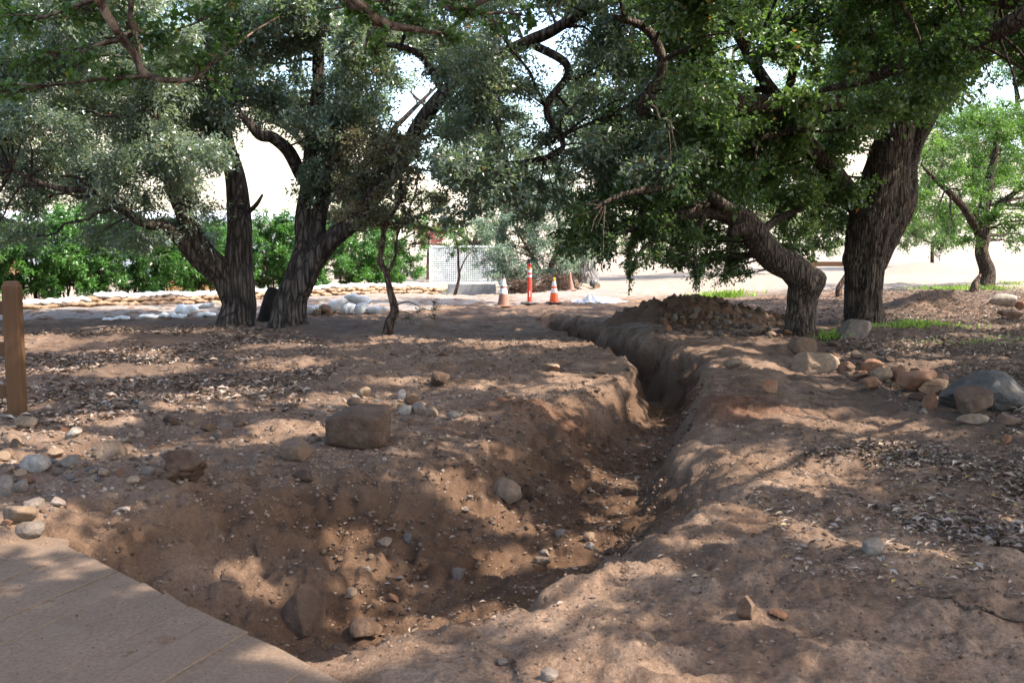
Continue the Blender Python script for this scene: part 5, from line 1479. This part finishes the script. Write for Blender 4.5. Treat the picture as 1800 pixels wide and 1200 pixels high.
def sheeting():
    b = G(1052, 530); g = np.random.default_rng(3)
    nx, ny = 60, 26
    X, Y = np.meshgrid(np.linspace(-.75, .75, nx), np.linspace(-.35, .35, ny))
    edge = np.clip(1 - np.maximum(np.abs(X) / .75, np.abs(Y) / .35) ** 4, 0, 1)
    wob = .12 * fbm(X * 2, Y * 2, 2, 6)
    Z = height(X + b[0] + wob, Y + b[1]) - b[2] + .012 + edge * (.10 * np.abs(fbm(X * 3.4, Y * 5, 3, 8)) + .10 * np.exp(-((X + .25) / .25) ** 2))
    V = np.stack([X + wob, Y + .1 * vnoise(X * 3, Y * 2, 3), Z], -1).reshape(-1, 3)
    V = np.vstack([V, V - [0, 0, .006]])
    i, k = np.meshgrid(np.arange(ny - 1), np.arange(nx - 1), indexing='ij'); i = i.ravel(); k = k.ravel(); q = i * nx + k
    F = np.stack([q, q + 1, q + nx + 1, q + nx], 1)
    o = obj('crumpled_sheeting', mesh_np('sheeting', V, [F, F[:, ::-1] + nx * ny], False), M['tarp'], None, b); tag(o, 'crumpled white plastic sheeting on the ground right of the cones', 'sheeting')
sheeting()

# far timber edge of the car park
p0 = P(1420, 459, 62.0); p1 = P(1500, 459, 62.0)
m = MB(); m.box(np.zeros(3), (p1[0] - p0[0] + 3, .25, .3), bevel=.03)
o = obj('timber_edge', m.mesh('timber_edge'), M['post'], None, ((p0[0] + p1[0]) / 2, 62, HZ((p0[0] + p1[0]) / 2, 62) + .13)); tag(o, 'far low brown timber edging seen between the two right oaks', 'edging')

# ------------------------------------------------------------------ sticks on the ground
def stick(pts, r, label, seed):
    W = np.array([G(a, b, .008) for a, b in pts]); g = np.random.default_rng(seed)
    C = catmull(W, 8); C[:, 2] = height(C[:, 0], C[:, 1]) + r * 1.2; C[:, :2] += g.normal(0, .004, (len(C), 2))
    V, F = tube_geo(C - W[0], np.linspace(r, r * .4, len(C)), 6)
    o = obj('stick', mesh_np('stick', V, F, True), M['bark_n'], None, W[0]); tag(o, label, 'stick')
stick([(1800, 1096), (1740, 1080), (1680, 1062), (1620, 1040), (1590, 1022)], .008, 'long thin stick at the right edge of the near dirt', 1)
stick([(900, 1165), (906, 1182), (918, 1200)], .006, 'short stick at the bottom edge', 2)
stick([(1745, 1010), (1700, 1003), (1670, 1000)], .005, 'small twig above the long thin stick', 3)
stick([(240, 605), (248, 625), (255, 640)], .018, 'bent dead branch on the litter in front of the left oaks', 4)
stick([(252, 606), (262, 620), (258, 642)], .014, 'thin dead branch right of the bent one on the litter', 5)
stick([(735, 1075), (760, 1060), (775, 1048)], .005, 'dry straw lying at the near trench edge', 6)

# ------------------------------------------------------------------ litter, gravel, grass
def lay(name, n, poly, L, mat, seed, vr=(0, 1), tilt=.35, label='', cat='', wide=.42, dens_pow=1.0, mask=None, lift=.006):
    g = np.random.default_rng(seed); W = np.array([FL(*q)[:2] for q in poly]); lo, hi = W.min(0), W.max(0)
    X = []; tot = 0
    while tot < n:
        q = lo + (hi - lo) * g.random((n * 3, 2))
        k = inpoly(q[:, 0], q[:, 1], W)
        pr = np.clip((q[:, 1] / lo[1]) ** -dens_pow * 1.4, 0, 1) if dens_pow else 1
        k &= g.random(len(q)) < pr
        if mask is not None: k &= g.random(len(q)) < mask(q[:, 0], q[:, 1])
        X.append(q[k]); tot += k.sum()
    q = np.vstack(X)[:n]
    z = height(q[:, 0], q[:, 1]) + lift + .012 * g.random(len(q))
    p = np.column_stack([q, z]); an = g.random(n) * 6.28
    d = np.column_stack([np.cos(an), np.sin(an), g.normal(0, tilt * .6, n)]); nn = np.column_stack([g.normal(0, tilt, n), g.normal(0, tilt, n), np.ones(n)])
    v = np.clip(g.random(n) * (vr[1] - vr[0]) + vr[0], 0, 1)
    me = leaf_mesh(p, d, nn, L * (.4 + 1.3 * g.random(n) ** 1.6), v, wide, .16)
    o = obj(name, me, M[mat]); tag(o, label, cat, kind='stuff')
patchy = lambda x, y: sstep(-.35, .35, fbm(x * 1.1, y * 1.1, 3, 5))
lay('leaf_litter', 26000, [(1430, 600), (1560, 560), (1900, 545), (2000, 800), (1900, 1000), (1700, 960), (1560, 900), (1400, 830), (1400, 800), (1560, 770), (1800, 760), (1680, 660), (1560, 640)], .05, 'litter', 1, (0, .97), label='dry brown leaf litter on the right side', cat='leaf litter', dens_pow=1.2, mask=lambda x, y: sstep(-.75, .25, fbm(x * .8, y * .8, 4, 15)))
lay('leaf_litter', 16000, [(-100, 600), (0, 585), (380, 570), (560, 590), (600, 650), (520, 720), (300, 740), (80, 760), (-100, 780)], .07, 'litter', 2, (.05, .95), label='dry leaf litter under the left oaks', cat='leaf litter', dens_pow=.9, mask=patchy)
lay('leaf_litter', 2600, [(1300, 800), (1800, 760), (1900, 1200), (1500, 1200), (1350, 950)], .034, 'litter', 3, (.2, 1), label='scattered fallen leaves on the near right dirt', cat='leaf litter', dens_pow=.5, mask=patchy)
lay('leaf_litter', 5000, [(0, 640), (600, 600), (1300, 600), (1500, 760), (1200, 1100), (700, 1150), (500, 1000), (0, 900)], .028, 'litter', 4, (.1, .97), label='sparse leaf fragments over the open dirt and trench', cat='leaf litter', dens_pow=1.0)
lay('leaf_litter', 9000, [(1080, 545), (1500, 520), (1900, 520), (1900, 560), (1450, 600), (1150, 600)], .07, 'litter', 5, (0, .8), label='dark litter around the foot of the right oaks', cat='leaf litter', dens_pow=.5)

OCT = (np.array([[1, 0, 0], [-1, 0, 0], [0, 1, 0], [0, -1, 0], [0, 0, 1], [0, 0, -1]], float), np.array([[0, 2, 4], [2, 1, 4], [1, 3, 4], [3, 0, 4], [2, 0, 5], [1, 2, 5], [3, 1, 5], [0, 3, 5]]))
def gravel(n, poly, sr, cols, seed, label, dens_pow=1.5, mat='pebble', geo=None, name='gravel', zfix=None):
    g = np.random.default_rng(seed); W = np.array([FL(*q)[:2] for q in poly]); lo, hi = W.min(0), W.max(0)
    q = lo + (hi - lo) * g.random((n * 6, 2)); k = inpoly(q[:, 0], q[:, 1], W) & (g.random(len(q)) < np.clip((q[:, 1] / lo[1]) ** -dens_pow * 1.5, 0, 1)); q = q[k][:n]; n = len(q)
    V0, F0 = geo or ICO[1]; nv = len(V0)
    s = sr[0] + (sr[1] - sr[0]) * g.random(n) ** 3
    s = s * np.clip(q[:, 1] / 6, .8, 2.5)
    z = height(q[:, 0], q[:, 1]) if zfix is None else np.full(n, zfix)
    R = (1 + .25 * g.normal(0, 1, (n, nv))).clip(.5, 1.5)
    an = g.random(n) * 6.28
    V = V0[None] * R[..., None] * np.stack([s, s * g.uniform(.6, 1, n), s * g.uniform(.4, .8, n)], 1)[:, None, :]
    c, sn = np.cos(an)[:, None], np.sin(an)[:, None]
    V = np.stack([V[..., 0] * c - V[..., 1] * sn, V[..., 0] * sn + V[..., 1] * c, V[..., 2]], -1) + np.column_stack([q, z + s * .15])[:, None, :]
    F = (F0[None] + (np.arange(n) * nv)[:, None, None]).reshape(-1, 3)
    o = obj(name, mesh_np(name, V.reshape(-1, 3), F, False, dict(v=np.repeat(g.random(n), nv))), M[mat]); tag(o, label, 'gravel' if name == 'gravel' else 'soil', kind='stuff')
n_ = NT('pebbles'); M['pebble'] = n_.done(n_.ramp(n_.attr('v'), [(0, (.07, .043, .028)), (.4, (.14, .093, .063)), (.75, (.18, .128, .092)), (1, (.26, .205, .16))]), .9, .2)
gravel(2400, [(-60, 720), (400, 690), (860, 690), (860, 760), (640, 830), (420, 900), (-60, 960)], (.006, .022), None, 1, 'small gravel over the left dirt')
gravel(1700, [(400, 900), (800, 780), (1150, 700), (1180, 760), (1000, 1000), (700, 1130), (480, 1110)], (.005, .018), None, 2, 'small gravel in the trench')
gravel(900, [(600, 1170), (900, 1000), (1250, 780), (1800, 760), (1800, 1200)], (.003, .012), None, 3, 'fine grit over the near right dirt')
gravel(1200, [(1400, 590), (1800, 560), (1800, 760), (1600, 720), (1450, 660)], (.006, .02), None, 4, 'small gravel around the rock line')
gravel(900, [(600, 590), (1000, 580), (1000, 690), (600, 690)], (.006, .016), None, 5, 'small gravel on the open dirt in the middle')

n_ = NT('soil_crumbs'); M['crumb'] = n_.done(n_.ramp(n_.attr('v'), [(0, (.05, .03, .019)), (.6, (.12, .077, .051)), (1, (.20, .138, .098))]), .95, .1)
gravel(6000, [(560, 1170), (900, 1000), (1100, 900), (1250, 780), (1500, 720), (1800, 780), (1800, 1200), (560, 1200)], (.003, .016), None, 11, 'loose soil crumbs over the near right dirt', 1.3, 'crumb', OCT, 'soil_crumbs')
gravel(7000, [(100, 960), (400, 830), (850, 740), (1050, 650), (1240, 650), (1200, 770), (1000, 990), (700, 1120), (500, 1150)], (.004, .022), None, 12, 'loose soil clods on the trench banks', 1.3, 'crumb', OCT, 'soil_crumbs')
gravel(4500, [(-60, 640), (600, 590), (1050, 600), (950, 720), (600, 800), (300, 850), (-60, 940)], (.004, .016), None, 13, 'loose soil crumbs over the left dirt', 1.2, 'crumb', OCT, 'soil_crumbs')
gravel(900, [(-100, 965), (100, 965), (540, 1180), (540, 1260), (-100, 1260)], (.0015, .008), None, 14, 'dirt crumbs scattered over the boardwalk planks', .6, 'crumb', OCT, 'soil_crumbs', .014)
def twigs(n, poly, seed, label):
    g = np.random.default_rng(seed); W = np.array([FL(*q)[:2] for q in poly]); lo, hi = W.min(0), W.max(0)
    q = lo + (hi - lo) * g.random((n * 5, 2)); q = q[inpoly(q[:, 0], q[:, 1], W)][:n]
    m = MB()
    for x, y in q:
        a = g.random() * 6.28; l = g.uniform(.05, .22); d = np.array([math.cos(a), math.sin(a)]) * l
        pts = np.array([[x, y], [x + d[0] * .5 + g.normal(0, .01), y + d[1] * .5 + g.normal(0, .01)], [x + d[0], y + d[1]]])
        z = height(pts[:, 0], pts[:, 1]) + .008
        m.tube(np.column_stack([pts, z]), [.004, .0035, .002], 3, cap=False)
    o = obj('fallen_twigs', m.mesh('fallen_twigs', True), M['bark_n']); tag(o, label, 'twigs', kind='stuff')
twigs(420, [(1430, 600), (1800, 560), (1800, 1000), (1560, 900), (1400, 800)], 1, 'thin fallen twigs in the right leaf litter')
twigs(380, [(0, 600), (560, 590), (600, 700), (300, 760), (0, 800)], 2, 'thin fallen twigs in the left leaf litter')

def grass(px, py, rx, ry, n, h, seed, label):
    g = np.random.default_rng(seed); c = G(px, py)
    q = c[:2] + g.normal(0, 1, (n, 2)) * np.array([rx, ry]) * .5
    p = np.column_stack([q, height(q[:, 0], q[:, 1]) - .005])
    d = np.column_stack([g.normal(0, .55, n), g.normal(0, .55, n), np.ones(n)]); nn = g.normal(0, 1, (n, 3))
    o = obj('grass', leaf_mesh(p, d, nn, h * (.5 + .8 * g.random(n)), g.random(n), .16, .02), M['grass']); tag(o, label, 'grass', kind='stuff')
grass(1615, 572, .9, .3, 600, .10, 1, 'bright green grass strip right of the big oak')
grass(1470, 592, .3, .25, 350, .11, 2, 'bright green grass tuft left of the grey boulder')
grass(1690, 508, 1.6, 1.0, 900, .14, 3, 'bright grass under the small sunlit oak')
grass(1790, 500, 1.2, 1.0, 350, .12, 4, 'bright grass at the far right edge')
grass(1750, 600, 1.4, .6, 220, .07, 5, 'sparse green sprouts in the right litter')
grass(1270, 522, .8, .3, 500, .22, 6, 'low green weeds behind the spoil heap')
grass(805, 515, .5, .4, 300, .16, 7, 'green tuft at the foot of the slim young tree')
